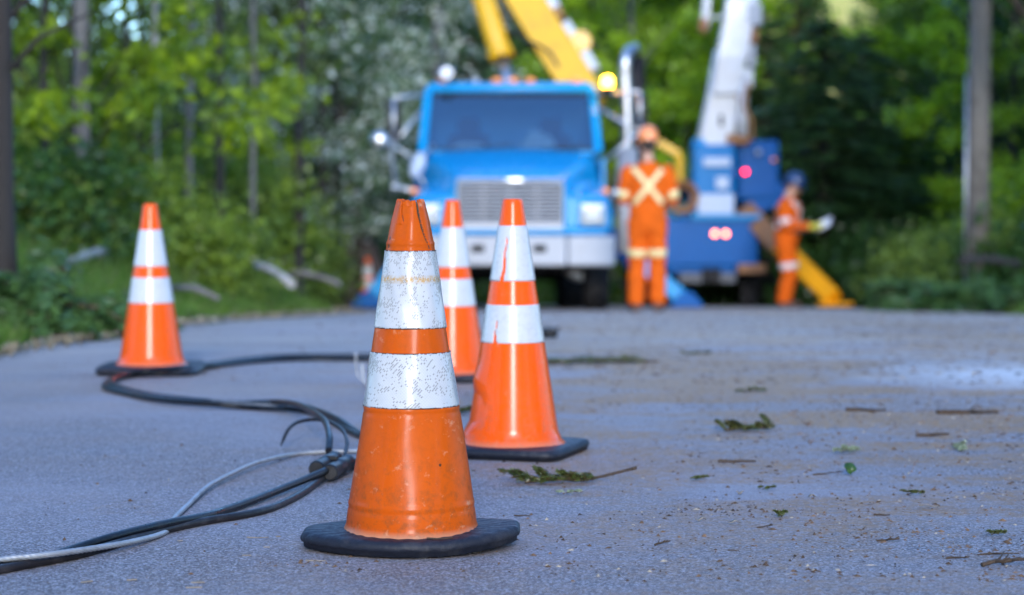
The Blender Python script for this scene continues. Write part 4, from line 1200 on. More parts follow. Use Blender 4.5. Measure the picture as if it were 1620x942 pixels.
def rings(mb, secs, seg=22):
    """secs: (x, y, z, rx, ry) ellipses."""
    mb.loft([[Vector((x + rx * math.cos(2 * PI * k / seg), y + ry * math.sin(2 * PI * k / seg), z)) for k in range(seg)] for x, y, z, rx, ry in secs])
def remesh(mb, name, mat, parent, vox, sm=4):
    tmp = mb.build('tmp', mat)
    r = tmp.modifiers.new('r', 'REMESH'); r.mode = 'VOXEL'; r.voxel_size = vox; r.use_smooth_shade = True
    s = tmp.modifiers.new('s', 'SMOOTH'); s.iterations = sm; s.factor = .5
    dg = bpy.context.evaluated_depsgraph_get()
    me = bpy.data.meshes.new_from_object(tmp.evaluated_get(dg))
    me.name = name
    bpy.data.objects.remove(tmp)
    me.materials.clear(); me.materials.append(mat)
    me.polygons.foreach_set('use_smooth', [True] * len(me.polygons))
    o = bpy.data.objects.new(name, me); C.objects.link(o); o.parent = parent
    return o
def hand(mb, wrist, fwd, palm_n, curl=0.5, s=1.0, side=1):
    """Palm, four unequal curled fingers and a thumb leaving the side of the palm."""
    f, nrm = Vector(fwd).normalized(), Vector(palm_n)
    nrm = (nrm - f * nrm.dot(f)).normalized()
    sd_ = f.cross(nrm) * side
    w_ = Vector(wrist)
    for k in range(4):
        o = sd_ * (0.030 - 0.020 * k) * s
        cap(mb, w_ + o * .55 + f * .012 * s, .0145 * s, w_ + o + f * .085 * s, .0115 * s, 5)
    lens = (.068, .078, .073, .056)
    for k in range(4):
        p = w_ + sd_ * (0.032 - 0.0213 * k) * s + f * .090 * s
        d = (f + sd_ * (.10 - .07 * k)).normalized()
        a = curl * .7
        for j, (q, r0) in enumerate(((.46, .0090), (.30, .0082), (.24, .0072))):
            dd = (d * math.cos(a) + nrm * math.sin(a)).normalized()
            e_ = p + dd * lens[k] * q * s
            cap(mb, p, r0 * s, e_, (r0 - .0008) * s, 3)
            p = e_; a += curl
    p = w_ + sd_ * .026 * s + f * .028 * s + nrm * .006 * s
    for d, L, r0 in ((sd_ * .75 + f * .5 + nrm * .45, .040, .0125), (sd_ * .25 + f * .8 + nrm * .55, .032, .0105), (f * .9 + nrm * .5, .026, .0090)):
        e_ = p + d.normalized() * L * s
        cap(mb, p, r0 * s, e_, (r0 - .001) * s, 3)
        p = e_
def head(mb, c, yaw, pitch, s=1.0):
    """Face looks along +Y turned by yaw; returns the rotation."""
    R = Matrix.Rotation(yaw, 3, 'Z') @ Matrix.Rotation(pitch, 3, 'X')
    c = Vector(c)
    P = lambda x, y, z: c + R @ Vector((x * s, y * s, z * s))
    mb.ell(P(0, -.01, .025), (.077 * s, .096 * s, .095 * s), R)
    mb.ell(P(0, .02, -.035), (.062 * s, .075 * s, .085 * s), R)
    mb.ell(P(0, .055, -.092), (.034 * s, .032 * s, .026 * s), R)
    cap(mb, P(0, .088, .018), .010 * s, P(0, .108, -.022), .0145 * s, 4)
    mb.ell(P(0, .086, -.058), (.026 * s, .012 * s, .007 * s), R)
    mb.ell(P(0, .084, -.070), (.022 * s, .012 * s, .007 * s), R)
    for q in (-1, 1):
        mb.ell(P(q * .030, .078, .030), (.022 * s, .014 * s, .008 * s), R)
        mb.ell(P(q * .079, -.005, -.008), (.010 * s, .020 * s, .032 * s), R)
        mb.ell(P(q * .038, .062, -.03), (.024 * s, .026 * s, .026 * s), R)
    return R, P
def person(label, px, Y, yaw, spec, py_feet=None):
    x = at(px, CY, Y).x
    o = thing('person', label, 'person', (x, Y, gz(Y) + 0.006), (0, 0, yaw))
    J = spec['J']
    body, cov = MB(), MB()
    # torso of the body and of the coverall over it
    lean = spec.get('lean', 0.0)
    tz = [(.90, .155, .105), (1.0, .165, .115), (1.12, .145, .105), (1.25, .165, .115), (1.38, .19, .115), (1.46, .155, .09), (1.51, .07, .06), (1.56, .058, .058), (1.62, .056, .058)]
    ly = lambda z: lean * max(0, z - .95)
    rings(body, [(0, ly(z), z, rx, ry) for z, rx, ry in tz])
    cz = [(.80, .165, .125), (.90, .19, .14), (1.0, .195, .145), (1.10, .178, .135), (1.25, .20, .145), (1.38, .222, .145), (1.45, .19, .12), (1.50, .115, .088), (1.525, .078, .076)]
    rings(cov, [(0, ly(z), z, rx, ry) for z, rx, ry in cz])
    for s in ('l', 'r'):
        hip, knee, ank = Vector(J[s + 'hip']), Vector(J[s + 'knee']), Vector(J[s + 'ank'])
        sh_, el, wr = Vector(J[s + 'sh']), Vector(J[s + 'el']), Vector(J[s + 'wr'])
        cap(body, hip, .085, knee, .055); cap(body, knee, .056, ank, .04)
        cap(body, sh_, .055, el, .042); cap(body, el, .042, wr, .030)
        cap(cov, hip, .112, knee, .088); cap(cov, knee, .088, ank + Vector((0, 0, .05)), .088)
        cap(cov, sh_, .082, el, .064); cap(cov, el, .064, wr.lerp(el, .10), .050)
        hand(body, wr, spec[s + 'hd'], spec[s + 'hn'], spec.get('curl', .5), 1.0, spec[s + 'side'])
        tw = Vector(J.get(s + 'toe', (0, 1, 0))).normalized()
        b_ = MB()
        q = Vector((ank.x, ank.y, 0))
        cap(b_, q + Vector((0, 0, .15)), .062, q + Vector((0, 0, .05)), .055, 4); cap(b_, q - tw * .04 + Vector((0, 0, .045)), .045, q + tw * .15 + Vector((0, 0, .042)), .046, 6)
        for v in range(len(b_.v)):
            b_.v[v] = (b_.v[v][0], b_.v[v][1], max(0.0, b_.v[v][2]))
        bt = remesh(b_, 'boot', m_boot, o, .009, 3)
        mb = MB(); mb.ell(q + tw * .05 + Vector((0, 0, .008)), (.055, .055, .012)); mb.build('sole', m_black, bt)
    hc = Vector(spec['head'])
    R, P = head(body, hc, spec.get('hyaw', 0), spec.get('hpitch', 0))
    remesh(body, 'body', m_skin, o, .0062, 2)
    co = remesh(cov, 'coverall', m_cover, o, .013, 5)
    me = co.data
    # soft folds in the cloth
    vs = np.empty(len(me.vertices) * 3, np.float32); me.vertices.foreach_get('co', vs); vs = vs.reshape(-1, 3)
    ns = np.empty(len(me.vertices) * 3, np.float32); me.vertices.foreach_get('normal', ns); ns = ns.reshape(-1, 3)
    fo = np.sin(vs[:, 2] * 46 + 3 * np.sin(vs[:, 0] * 11 + vs[:, 1] * 7)) * .004 + np.sin(vs[:, 2] * 23 - vs[:, 0] * 31 + 2 * np.sin(vs[:, 1] * 19)) * .004
    vs += ns * fo[:, None]
    me.vertices.foreach_set('co', vs.ravel()); me.update()
    mb = MB()
    for q in (-1, 1): mb.ell(P(q * .030, .0815, .020), (.012, .008, .007), R)
    ey = mb.build('eyes', m_sign, o)
    mb = MB()
    for q in (-1, 1): mb.ell(P(q * .030, .0885, .020), (.005, .003, .005), R)
    mb.build('pupils', m_hair, ey)
    mb = MB(); mb.ell(P(0, -.022, .03), (.081, .094, .092), R); mb.ell(P(0, -.05, -.02), (.070, .055, .06), R); mb.build('hair', m_hair, o)
    # hard hat with brim and ridge
    mb = MB()
    prof = [(.118, .0), (.119, .012), (.116, .05), (.104, .10), (.078, .138), (.04, .155), (0, .16)]
    seg = 40
    vs_, fs_ = [], []
    for r_, h in prof:
        for k in range(seg):
            a = 2 * PI * k / seg
            vs_.append(P(r_ * .93 * math.cos(a), r_ * 1.12 * math.sin(a) - .005, .035 + h))
    for i in range(len(prof) - 1):
        for k in range(seg): fs_.append((i * seg + k, i * seg + (k + 1) % seg, (i + 1) * seg + (k + 1) % seg, (i + 1) * seg + k))
    mb.add(vs_, fs_)
    hat = mb.build('hard_hat', spec['hat'], o, solid=.004)
    mb = MB()
    inn = [P(.110 * math.cos(2 * PI * k / seg), .133 * math.sin(2 * PI * k / seg) - .005, .04) for k in range(seg)]
    out = [P(.128 * math.cos(2 * PI * k / seg), (.152 + .045 * max(0, math.sin(2 * PI * k / seg))) * math.sin(2 * PI * k / seg) - .005, .032) for k in range(seg)]
    mb.add(inn + out, [(k, (k + 1) % seg, seg + (k + 1) % seg, seg + k) for k in range(seg)])
    mb.build('brim', spec['hat'], hat, solid=.004)
    mb = MB(); mb.tube([P(0, .115 * math.cos(t) * 1.05 - .005, .035 + .162 * math.sin(t)) for t in np.linspace(.25, PI - .25, 16)], .010, 8); mb.build('ridge', spec['hat'], hat)
    # reflective bands: rings round the limbs, ribbons laid on the cloth
    sm_ = spec['strap']
    def limb_band(a, b_, t0, t1, ra, rb):
        a, b_ = Vector(a), Vector(b_)
        mb = MB(); mb.tube([a.lerp(b_, t0), a.lerp(b_, (t0 + t1) / 2), a.lerp(b_, t1)], [ra, (ra + rb) / 2, rb], 24, False)
        mb.build('reflective_band', sm_, o, solid=.003)
    for s in ('l', 'r'):
        limb_band(J[s + 'sh'], J[s + 'el'], *spec['armband'])
        limb_band(J[s + 'hip'], J[s + 'knee'], *spec['legband'])
    bv = BVHTree.FromPolygons([v.co.copy() for v in me.vertices], [tuple(p.vertices) for p in me.polygons])
    def ribbon(a, b_, dirn, wd=.055, nn=22):
        a, b_, dirn = Vector(a), Vector(b_), Vector(dirn).normalized()
        t = (b_ - a).normalized(); s_ = t.cross(dirn).normalized()
        vs_, row = [], []
        for i in range(nn):
            p = a.lerp(b_, i / (nn - 1))
            r = []
            for q in (-1, -.33, .33, 1):
                h = bv.ray_cast(p + s_ * wd / 2 * q - dirn * .6, dirn)
                if h[0] is None or (h[0] - p).length > .35: break
                r.append(h[0] - dirn * .006)
            if len(r) == 4: row.append(r)
        mb = MB(); mb.loft(row, False, False)
        return mb.build('reflective_strap', sm_, o, solid=.003)
    for a, b_, d in spec['ribbons']: ribbon(a, b_, d)
    return o, P
# worker seen from behind, forearms raised in front
person('worker with orange hard hat and pale cross straps, back turned, beside the blue cab', 1024, 21.9, 0.0, dict(
    J=dict(lhip=(-.095, 0, .90), rhip=(.095, 0, .90), lknee=(-.105, .03, .48), rknee=(.10, .02, .48), lank=(-.115, -.01, .09), rank=(.105, -.01, .09),
           ltoe=(-.25, 1, 0), rtoe=(.3, 1, 0),
           lsh=(-.195, 0, 1.42), rsh=(.195, 0, 1.42), lel=(-.245, .02, 1.15), rel=(.262, .03, 1.15), lwr=(-.10, .26, 1.16), rwr=(.12, .27, 1.14)),
    lhd=(.8, .5, .05), rhd=(-.8, .5, .05), lhn=(.2, -.9, 0), rhn=(-.2, -.9, 0), lside=1, rside=-1, curl=.7,
    head=(0.0, .02, 1.70), hyaw=.15, hpitch=-.12, hat=m_hat_o, strap=m_strap,
    armband=(.68, .98, .074, .069), legband=(.62, .80, .104, .098),
    ribbons=[((-.16, 0, 1.47), (.15, 0, 1.10), (0, 1, 0)), ((.16, 0, 1.47), (-.15, 0, 1.10), (0, 1, 0)), ((-.13, 0, 1.05), (.13, 0, 1.47), (0, -1, 0)), ((.13, 0, 1.05), (-.13, 0, 1.47), (0, -1, 0))]))
# worker with papers, turned to the right of the truck
w2, P2 = person('worker with blue hard hat reading white papers beside the yellow outrigger', 1243, 30.3, -PI / 2 - .35, dict(
    J=dict(lhip=(-.095, 0, .90), rhip=(.095, 0, .90), lknee=(-.10, .04, .48), rknee=(.10, .06, .48), lank=(-.11, -.03, .09), rank=(.11, .0, .09),
           lsh=(-.195, .02, 1.41), rsh=(.195, .02, 1.41), lel=(-.25, .05, 1.13), rel=(.25, .05, 1.13), lwr=(-.12, .30, 1.13), rwr=(.10, .30, 1.13)),
    lhd=(.35, .9, .05), rhd=(-.3, .9, .0), lhn=(.6, -.1, .6), rhn=(-.6, -.1, .6), lside=1, rside=-1, curl=.55, lean=.06,
    head=(0.0, .075, 1.685), hyaw=0, hpitch=-.5, hat=m_hat_b, strap=m_strapw,
    armband=(.62, .92, .076, .070), legband=(.66, .86, .104, .098),
    ribbons=[((-.13, 0, 1.05), (.13, 0, 1.47), (0, -1, 0)), ((.13, 0, 1.05), (-.13, 0, 1.47), (0, -1, 0)), ((-.16, 0, 1.47), (.15, 0, 1.10), (0, 1, 0)), ((.16, 0, 1.47), (-.15, 0, 1.10), (0, 1, 0))]))
w2.scale = (1.16, 1.16, 1.02)
mb = MB()
hand(mb, (.10, .30, 1.13), (-.3, .9, 0), (-.6, -.1, .6), .55, 1.22, -1)
cap(mb, (.115, .26, 1.13), .042, (.10, .31, 1.13), .040, 4)
remesh(mb, 'glove', m_glove, w2, .007, 2)
cb = thing('clipboard', 'clipboard of white papers held by the worker with the blue hard hat', 'clipboard')
M = Matrix.Translation(w2.location) @ Matrix.Rotation(-PI / 2 - .35, 4, 'Z')
cb.location = M @ Vector((0.0, .54, 1.19)); cb.rotation_euler = Matrix.Rotation(-PI / 2 - .35, 3, 'Z').__matmul__(Matrix.Rotation(.75, 3, 'Y') @ Matrix.Rotation(.5, 3, 'X')).to_euler()
cb.scale = (.75, .75, 1)
mb = MB(); mb.box((0, 0, 0), (.24, .33, .006)); mb.build('board', m_bumper, cb, .002)
mb = MB(); mb.box((0, -.005, .006), (.215, .30, .004), Matrix.Rotation(.015, 3, 'Z')); mb.build('paper', m_paper, cb)
mb = MB(); mb.box((0, .15, .011), (.10, .022, .010)); mb.build('clip', m_chrome, cb, .003)
# ------------------------------------------------------------------ traffic cones
def orange_mat(name, a, b_, dirt, amount, rough, coat, streak=0.0):
    m, n, b = new_mat(name)
    co = coords(n)
    mp = n.nodes.new('ShaderNodeMapping')
    mp.inputs['Scale'].default_value = (1, 1, 0.35)
    lk(n, co, mp.inputs[0])
    n1 = noise(n, mp.outputs[0], 11, 5, 0.65)
    n2 = noise(n, co, 55, 4, 0.7)
    n3 = noise(n, co, 230, 3, 0.6)
    c = mixc(n, n1, a, b_)
    # smears of grime: more near the foot
    sep = n.nodes.new('ShaderNodeSeparateXYZ')
    lk(n, co, sep.inputs[0])
    low = rng(n, sep.outputs[2], 0.05, 0.22, 1.0, 0.25)
    g = mth(n, 'MULTIPLY', mth(n, 'MULTIPLY', rng(n, n2, 0.48, 0.72), low), amount, clamp=True)
    c = mixc(n, g, c, dirt)
    # small dark nicks and pale scuffs
    v = nd(n, 'ShaderNodeTexVoronoi', Scale=24.0)
    lk(n, co, v.inputs['Vector'])
    nick = mth(n, 'MULTIPLY', mth(n, 'LESS_THAN', v.outputs['Distance'], 0.10), mth(n, 'GREATER_THAN', noise(n, co, 13, 2), 0.56))
    c = mixc(n, mth(n, 'MULTIPLY', nick, amount * 1.2, clamp=True), c, (0.09, 0.035, 0.015))
    mp2 = n.nodes.new('ShaderNodeMapping')
    mp2.inputs['Rotation'].default_value = (0.3, 0.7, 0.2)
    mp2.inputs['Scale'].default_value = (1, 0.16, 1)
    lk(n, co, mp2.inputs[0])
    scuff = rng(n, noise(n, mp2.outputs[0], 38, 4, 0.7), 0.60, 0.74)
    c = mixc(n, mth(n, 'MULTIPLY', scuff, streak, clamp=True), c, (0.72, 0.42, 0.25))
    foot = rng(n, sep.outputs[2], 0.032, 0.046, 0.8, 0.0)
    c = mixc(n, mth(n, 'MULTIPLY', foot, amount, clamp=True), c, (0.48, 0.27, 0.17))
    lk(n, c, b.inputs['Base Color'])
    lk(n, rng(n, n2, 0.3, 0.7, rough - 0.06, rough + 0.14), b.inputs['Roughness'])
    b.inputs['Coat Weight'].default_value = coat
    b.inputs['Coat Roughness'].default_value = 0.16
    b.inputs['Specular IOR Level'].default_value = 0.08
    bump(n, mth(n, 'ADD', n3, mth(n, 'MULTIPLY', n2, 2.0)), 0.12, 0.002, b)
    return m
m_or_old = orange_mat('weathered orange vinyl', (0.46, 0.062, 0.003), (0.62, 0.105, 0.004), (0.24, 0.065, 0.016), 0.95, 0.42, 0.12, 0.45)
m_or_new = orange_mat('bright orange vinyl', (0.84, 0.082, 0.002), (0.90, 0.11, 0.004), (0.40, 0.12, 0.06), 0.55, 0.28, 0.38, 0.16)
m_rubber = worn('black rubber base', (0.012, 0.015, 0.026), 0.55, dirt=(0.10, 0.095, 0.10), amount=0.5, scale=14, bmp=0.5, var=0.25, spec=0.3)
m_foot = worn('rubber feet', (0.05, 0.05, 0.052), 0.9, dirt=(0.1, 0.09, 0.08), amount=0.6)
m_band = worn('white reflective band', (0.55, 0.56, 0.585), 0.3, dirt=(0.40, 0.41, 0.42), amount=0.35, scale=16, coat=0.3, var=0.03)

# honeycomb sheeting that has flaked along its cells, with a rusty rub mark
m_flake, n, b = new_mat('flaking reflective sheeting')
uv = n.nodes.new('ShaderNodeUVMap')
sp = n.nodes.new('ShaderNodeSeparateXYZ')
lk(n, uv.outputs[0], sp.inputs[0])
U, Vv = sp.outputs[0], sp.outputs[1]
warpn = noise(n, uv.outputs[0], 22, 2)
U2 = mth(n, 'MULTIPLY_ADD', warpn, 0.008, U)
cell = 0.0050
p1 = mth(n, 'DIVIDE', mth(n, 'ADD', U2, mth(n, 'MULTIPLY', Vv, 0.8)), cell)
p2 = mth(n, 'DIVIDE', mth(n, 'SUBTRACT', U2, mth(n, 'MULTIPLY', Vv, 0.8)), cell)
cv = n.nodes.new('ShaderNodeCombineXYZ')
lk(n, mth(n, 'FLOOR', p1), cv.inputs[0])
lk(n, mth(n, 'FLOOR', p2), cv.inputs[1])
wn = n.nodes.new('ShaderNodeTexWhiteNoise')
wn.noise_dimensions = '3D'
lk(n, cv.outputs[0], wn.inputs['Vector'])
f1 = mth(n, 'ABSOLUTE', mth(n, 'SUBTRACT', mth(n, 'FRACT', p1), 0.5))
f2 = mth(n, 'ABSOLUTE', mth(n, 'SUBTRACT', mth(n, 'FRACT', p2), 0.5))
fm = mth(n, 'MAXIMUM', f1, f2)
fd = mth(n, 'MAXIMUM', mth(n, 'MULTIPLY', f1, 1.02), mth(n, 'MULTIPLY', f2, 1.75))
grid = mth(n, 'GREATER_THAN', fm, 0.44)
ragged = noise(n, uv.outputs[0], 420, 2, 0.6)
inside = mth(n, 'LESS_THAN', mth(n, 'MULTIPLY_ADD', ragged, 0.34, fd), 0.62)
zone = rng(n, noise(n, uv.outputs[0], 26, 3, 0.6), 0.46, 0.62)
top = n.nodes.new('ShaderNodeAttribute'); top.attribute_name = 'wear'
wear = mth(n, 'ADD', mth(n, 'MULTIPLY_ADD', zone, 0.58, 0.0), mth(n, 'MULTIPLY', top.outputs['Fac'], 0.5))
lost = mth(n, 'MULTIPLY', inside, mth(n, 'LESS_THAN', wn.outputs['Value'], wear))
c = mixc(n, noise(n, uv.outputs[0], 60, 4, 0.6), (0.50, 0.51, 0.535), (0.58, 0.59, 0.61))
c = mixc(n, mth(n, 'MULTIPLY', grid, 0.45), c, (0.34, 0.36, 0.40))
rub = mth(n, 'MULTIPLY', rng(n, mth(n, 'ABSOLUTE', mth(n, 'SUBTRACT', mth(n, 'MULTIPLY_ADD', noise(n, uv.outputs[0], 30, 3), 0.006, Vv), 0.5395)), 0.0025, 0.0095, 1, 0),
          rng(n, noise(n, uv.outputs[0], 130, 4, 0.75), 0.40, 0.56), clamp=True)
c = mixc(n, mth(n, 'MULTIPLY', lost, 0.7), c, mixc(n, noise(n, uv.outputs[0], 300, 2), (0.06, 0.055, 0.05), (0.26, 0.25, 0.235)))
c = mixc(n, mth(n, 'MULTIPLY', rub, 0.9), c, (0.50, 0.26, 0.02))
lk(n, c, b.inputs['Base Color'])
lk(n, mth(n, 'MULTIPLY_ADD', lost, 0.45, 0.33), b.inputs['Roughness'])
b.inputs['Coat Weight'].default_value = 0.25
hh = mth(n, 'ADD', mth(n, 'MULTIPLY', lost, -1.0), mth(n, 'MULTIPLY', grid, -0.35))
bump(n, hh, 0.5, 0.0012, b)

def cone_body(prof, seg, fr=None, top_f=None, nz=None, open_top=True):
    """Lathe with a displacement callback fr(theta, z) -> metres; outer then inner wall."""
    zs = [p[1] for p in prof]
    H = zs[-1]
    vs, fs = [], []
    rows = []
    for i, (r, z) in enumerate(prof):
        rows.append((r, z, 1))
    for r, z in ((prof[-1][0] - 0.0045, H - 0.001), (prof[-1][0] - 0.0048, H - 0.03), (prof[len(prof) // 2][0] - 0.006, zs[len(prof) // 2]), (prof[0][0] - 0.02, zs[0])):
        rows.append((r, z, 0))
    for r, z, outer in rows:
        for k in range(seg):
            th = 2 * PI * k / seg
            rr, z2 = r, z
            if fr:
                rr += fr(th, z)
            if top_f and z > H - 0.012:
                z2 += top_f(th)
            vs.append((rr * math.cos(th), rr * math.sin(th), z2))
    for i in range(len(rows) - 1):
        for k in range(seg):
            k2 = (k + 1) % seg
            fs.append((i * seg + k, i * seg + k2, (i + 1) * seg + k2, (i + 1) * seg + k))
    return MB().add(vs, fs)
def collar(name, parent, rfun, z0, z1, mat, seg=256, nz=40, fr=None, keep=None, wearf=None, edge=None):
    mb = MB()
    vs, fs, uv, wr = [], [], [], []
    for i in range(nz + 1):
        z = z0 + (z1 - z0) * i / nz
        for k in range(seg):
            th = 2 * PI * k / seg
            zz = z
            if edge and i in (0, nz):
                zz += edge(th, i)
            rr = rfun(zz) + (fr(th, zz) if fr else 0)
            vs.append((rr * math.cos(th), rr * math.sin(th), zz))
            uv.append((th * 0.075, zz))
            wr.append(wearf(th, zz) if wearf else 0)
    for i in range(nz):
        for k in range(seg):
            k2 = (k + 1) % seg
            th = 2 * PI * (k + 0.5) / seg
            z = z0 + (z1 - z0) * (i + 0.5) / nz
            if keep and not keep(th, z):
                continue
            fs.append((i * seg + k, i * seg + k2, (i + 1) * seg + k2, (i + 1) * seg + k))
    mb.add(vs, fs)
    o = mb.build(name, mat, parent)
    me = o.data
    L = me.uv_layers.new(name='UVMap')
    for p in me.polygons:
        for li in p.loop_indices:
            vi = me.loops[li].vertex_index
            u, v = uv[vi]
            if vi % seg == 0 and any(me.loops[q].vertex_index % seg == seg - 1 for q in p.loop_indices):
                u = 2 * PI * 0.075
            L.data[li].uv = (u, v)
    at_ = me.attributes.new('wear', 'FLOAT', 'POINT')
    at_.data.foreach_set('value', wr)
    s = o.modifiers.new('solid', 'SOLIDIFY')
    s.thickness, s.offset = 0.0012, -1
    return o
def base_plate(parent, half, th, z0, curl, bow, rot=0.0, rc=0.06, seg=96):
    """Square rubber plate with rounded corners, bowed sides and corners that curl up."""
    def outline(a, k):
        ca, sa = math.cos(a), math.sin(a)
        e = 9.0
        q = (abs(ca) ** e + abs(sa) ** e) ** (-1 / e)
        return half * k * (q * (1 - bow) + bow * 1.12)
    mb = MB()
    vs, fs = [], []
    rows = [(0.30, th), (0.55, th), (0.75, th - 0.001), (0.90, th - 0.002), (0.965, th - 0.004), (0.99, th - 0.010), (1.0, th * 0.55), (0.995, 0.009), (0.975, 0.008), (0.97, 0.0), (0.9, 0.0), (0.5, 0.0), (0.2, 0.0)]
    for k, z in rows:
        for i in range(seg):
            a = 2 * PI * i / seg
            r = outline(a, k)
            x, y = r * math.cos(a + rot), r * math.sin(a + rot)
            rr = max(0, (r - 0.10) / 0.15)
            vs.append((x, y, z0 + z + curl * rr * rr))
    for i in range(len(rows) - 1):
        for k in range(seg):
            k2 = (k + 1) % seg
            fs.append(((i + 1) * seg + k, (i + 1) * seg + k2, i * seg + k2, i * seg + k))
    mb.add(vs, fs)
    return mb.build('base', m_rubber, parent)

def make_cone(px, Y, label, half=0.185, rot=0.0, bands=((0.282, 0.385), (0.438, 0.59)), H=0.69, mat=None, bandmat=None, dent=None, keep=None, dx=0.0, tilt=(0, 0), r0=0.126, r1=0.0265):
    x = at(px, CY, Y).x
    o = thing('traffic_cone', label, 'traffic cone', (x, Y, gz(Y) + 0.008), (tilt[0], tilt[1], 0), 'traffic cones on the road')
    zb = 0.030
    def R(z):
        return r0 + (r1 - r0) * (z - 0.05) / (H - 0.05)
    prof = [(r0 + 0.022, zb - 0.004), (r0 + 0.013, zb + 0.003), (r0 + 0.006, zb + 0.010), (r0 + 0.002, zb + 0.022)]
    prof += [(R(z), z) for z in np.linspace(0.062, H - 0.006, 60)] + [(R(H) - 0.001, H - 0.002), (R(H) - 0.003, H)]
    cone_body(prof, 96, dent).build('cone_body', mat or m_or_new, o)
    for z0, z1 in bands:
        collar('reflective_band', o, lambda z: R(z) + 0.0016, z0, z1, bandmat or m_band, 128, 24, dent, keep)
    base_plate(o, half, zb, 0.0, 0.0, 0.03, rot)
    return o
m_seam_shade = worn('grimy adhesive edge and tear shade', (0.07, 0.05, 0.035), 0.9)  # real grime on the band edges, painted shade in the tears
# --- weathered cone in front
Y0 = 4.3
xn = at(650, CY, Y0).x
near = thing('traffic_cone', 'weathered dark orange traffic cone with torn top and flaking white bands', 'traffic cone', (xn, Y0, gz(Y0) + 0.008), (0, 0, 0), 'traffic cones on the road')
HN = 0.694
def RN(z):
    return float(np.interp(z, [0.03, 0.05, 0.085, 0.30, 0.45, 0.60, 0.65, HN], [0.146, 0.131, 0.1265, 0.0925, 0.0690, 0.0480, 0.0385, 0.0272]))
def angd(a, b):
    return (a - b + PI) % (2 * PI) - PI
FRONT = -PI / 2          # theta that faces the camera
def rip_r(z):            # the long tear on the right of the top piece
    t = (z - 0.592) / (HN - 0.592)
    return FRONT + float(np.interp(t, [0, 0.15, 0.45, 0.75, 1.0], [1.02, 0.88, 0.66, 0.52, 0.50]))
def rip_l(z):
    t = (z - 0.592) / (HN - 0.592)
    return FRONT + float(np.interp(t, [0.58, 0.75, 1.0], [-0.36, -0.52, -0.58]))
def near_lo(th, z):
    return 0.0012 * math.sin(3 * th + 9 * z) + 0.0007 * math.sin(7 * th - 21 * z) + 0.0004 * math.sin(11 * th + 60 * z)
def near_fr(th, z):
    d = 0.0012 * math.sin(3 * th + 9 * z) + 0.0007 * math.sin(7 * th - 21 * z)
    d += 0.0012 * math.exp(-((z - 0.088) / 0.004) ** 2) - 0.0012 * math.exp(-((z - 0.079) / 0.003) ** 2)
    d += 0.0015 * math.exp(-((z - 0.607) / 0.004) ** 2)
    d += 0.0014 * math.exp(-((z - 0.279) / 0.002) ** 2) - 0.001 * math.exp(-((z - 0.272) / 0.003) ** 2)
    if z > 0.588:
        t = (z - 0.588) / (HN - 0.588)
        u = angd(th, rip_r(z))
        # the strip right of the tear has folded out over the edge, with a dark gap before it
        if -0.12 < u < 0.0:
            d -= 0.010 * (0.45 + 0.55 * t) * (1 - abs(u + 0.04) / 0.08 if -0.12 < u < 0.04 else 0) if u > -0.09 else 0.0
        elif 0 <= u < 0.75:
            d += 0.0032 * (1 - u / 0.75) * (0.4 + 0.6 * t)
        if t > 0.55:
            v = angd(th, rip_l(z))
            if abs(v) < 0.055:
                d -= 0.009 * (1 - abs(v) / 0.055) * min(1, (t - 0.55) * 5)
            elif -0.5 < v < 0:
                d += 0.0016 * (1 + v / 0.5)
    return d
def near_top(th):
    d = 0.0012 * math.sin(9 * th) + 0.001 * math.sin(17 * th + 1)
    u, v = angd(th, FRONT + 0.50), angd(th, FRONT - 0.58)
    if -1.08 < u < 0:
        d -= 0.0016
    if abs(u) < 0.06: d -= 0.006
    if abs(v) < 0.05: d -= 0.008
    if 0.0 < u < 0.5: d += 0.001
    if abs(th - 1.2) < 0.5: d -= 0.01
    return d
prof = [(0.140, 0.024), (0.137, 0.032), (0.134, 0.038), (0.131, 0.046)] + [(RN(z), z) for z in np.concatenate([np.linspace(0.055, 0.58, 120), np.linspace(0.584, HN - 0.005, 70)])] + [(RN(HN), HN - 0.002), (RN(HN) - 0.002, HN)]
cb_ = cone_body(prof, 420, near_fr, near_top).build('cone_body', [m_or_old, m_seam_shade], near)
for p in cb_.data.polygons:          # dark faces painting the shade inside the two tears
    c_ = p.center
    if c_.z > 0.596:
        th_ = math.atan2(c_.y, c_.x)
        t_ = (c_.z - 0.588) / (HN - 0.588)
        if abs(angd(th_, rip_r(c_.z)) + 0.03) < 0.022 + 0.02 * t_ or (t_ > 0.6 and abs(angd(th_, rip_l(c_.z))) < 0.02 + 0.03 * (t_ - .6)):
            p.material_index = 1
def edge_j(th, i):
    return 0.0007 * math.sin(23 * th + i) + 0.0006 * math.sin(61 * th + 2 * i) + 0.0004 * math.sin(113 * th)
def wear_hi(th, z):
    t = (z - 0.44) / 0.152
    return 0.75 * max(0, (t - 0.68) / 0.32) ** 1.2 + (0.5 if t > 0.985 or t < 0.012 else 0) + 0.25 * math.exp(-((angd(th, FRONT + 0.75)) / 0.3) ** 2 - ((t - 0.55) / 0.2) ** 2)
def wear_lo(th, z):
    t = (z - 0.284) / 0.106
    return 0.28 * max(0, (t - 0.3) / 0.7) + (0.5 if t > 0.98 or t < 0.02 else 0)
collar('reflective_band', near, lambda z: RN(z) + 0.0022, 0.440, 0.592, m_flake, 420, 60, near_lo, None, wear_hi, edge_j)
collar('reflective_band', near, lambda z: RN(z) + 0.0022, 0.284, 0.390, m_flake, 420, 44, near_lo, None, wear_lo, edge_j)
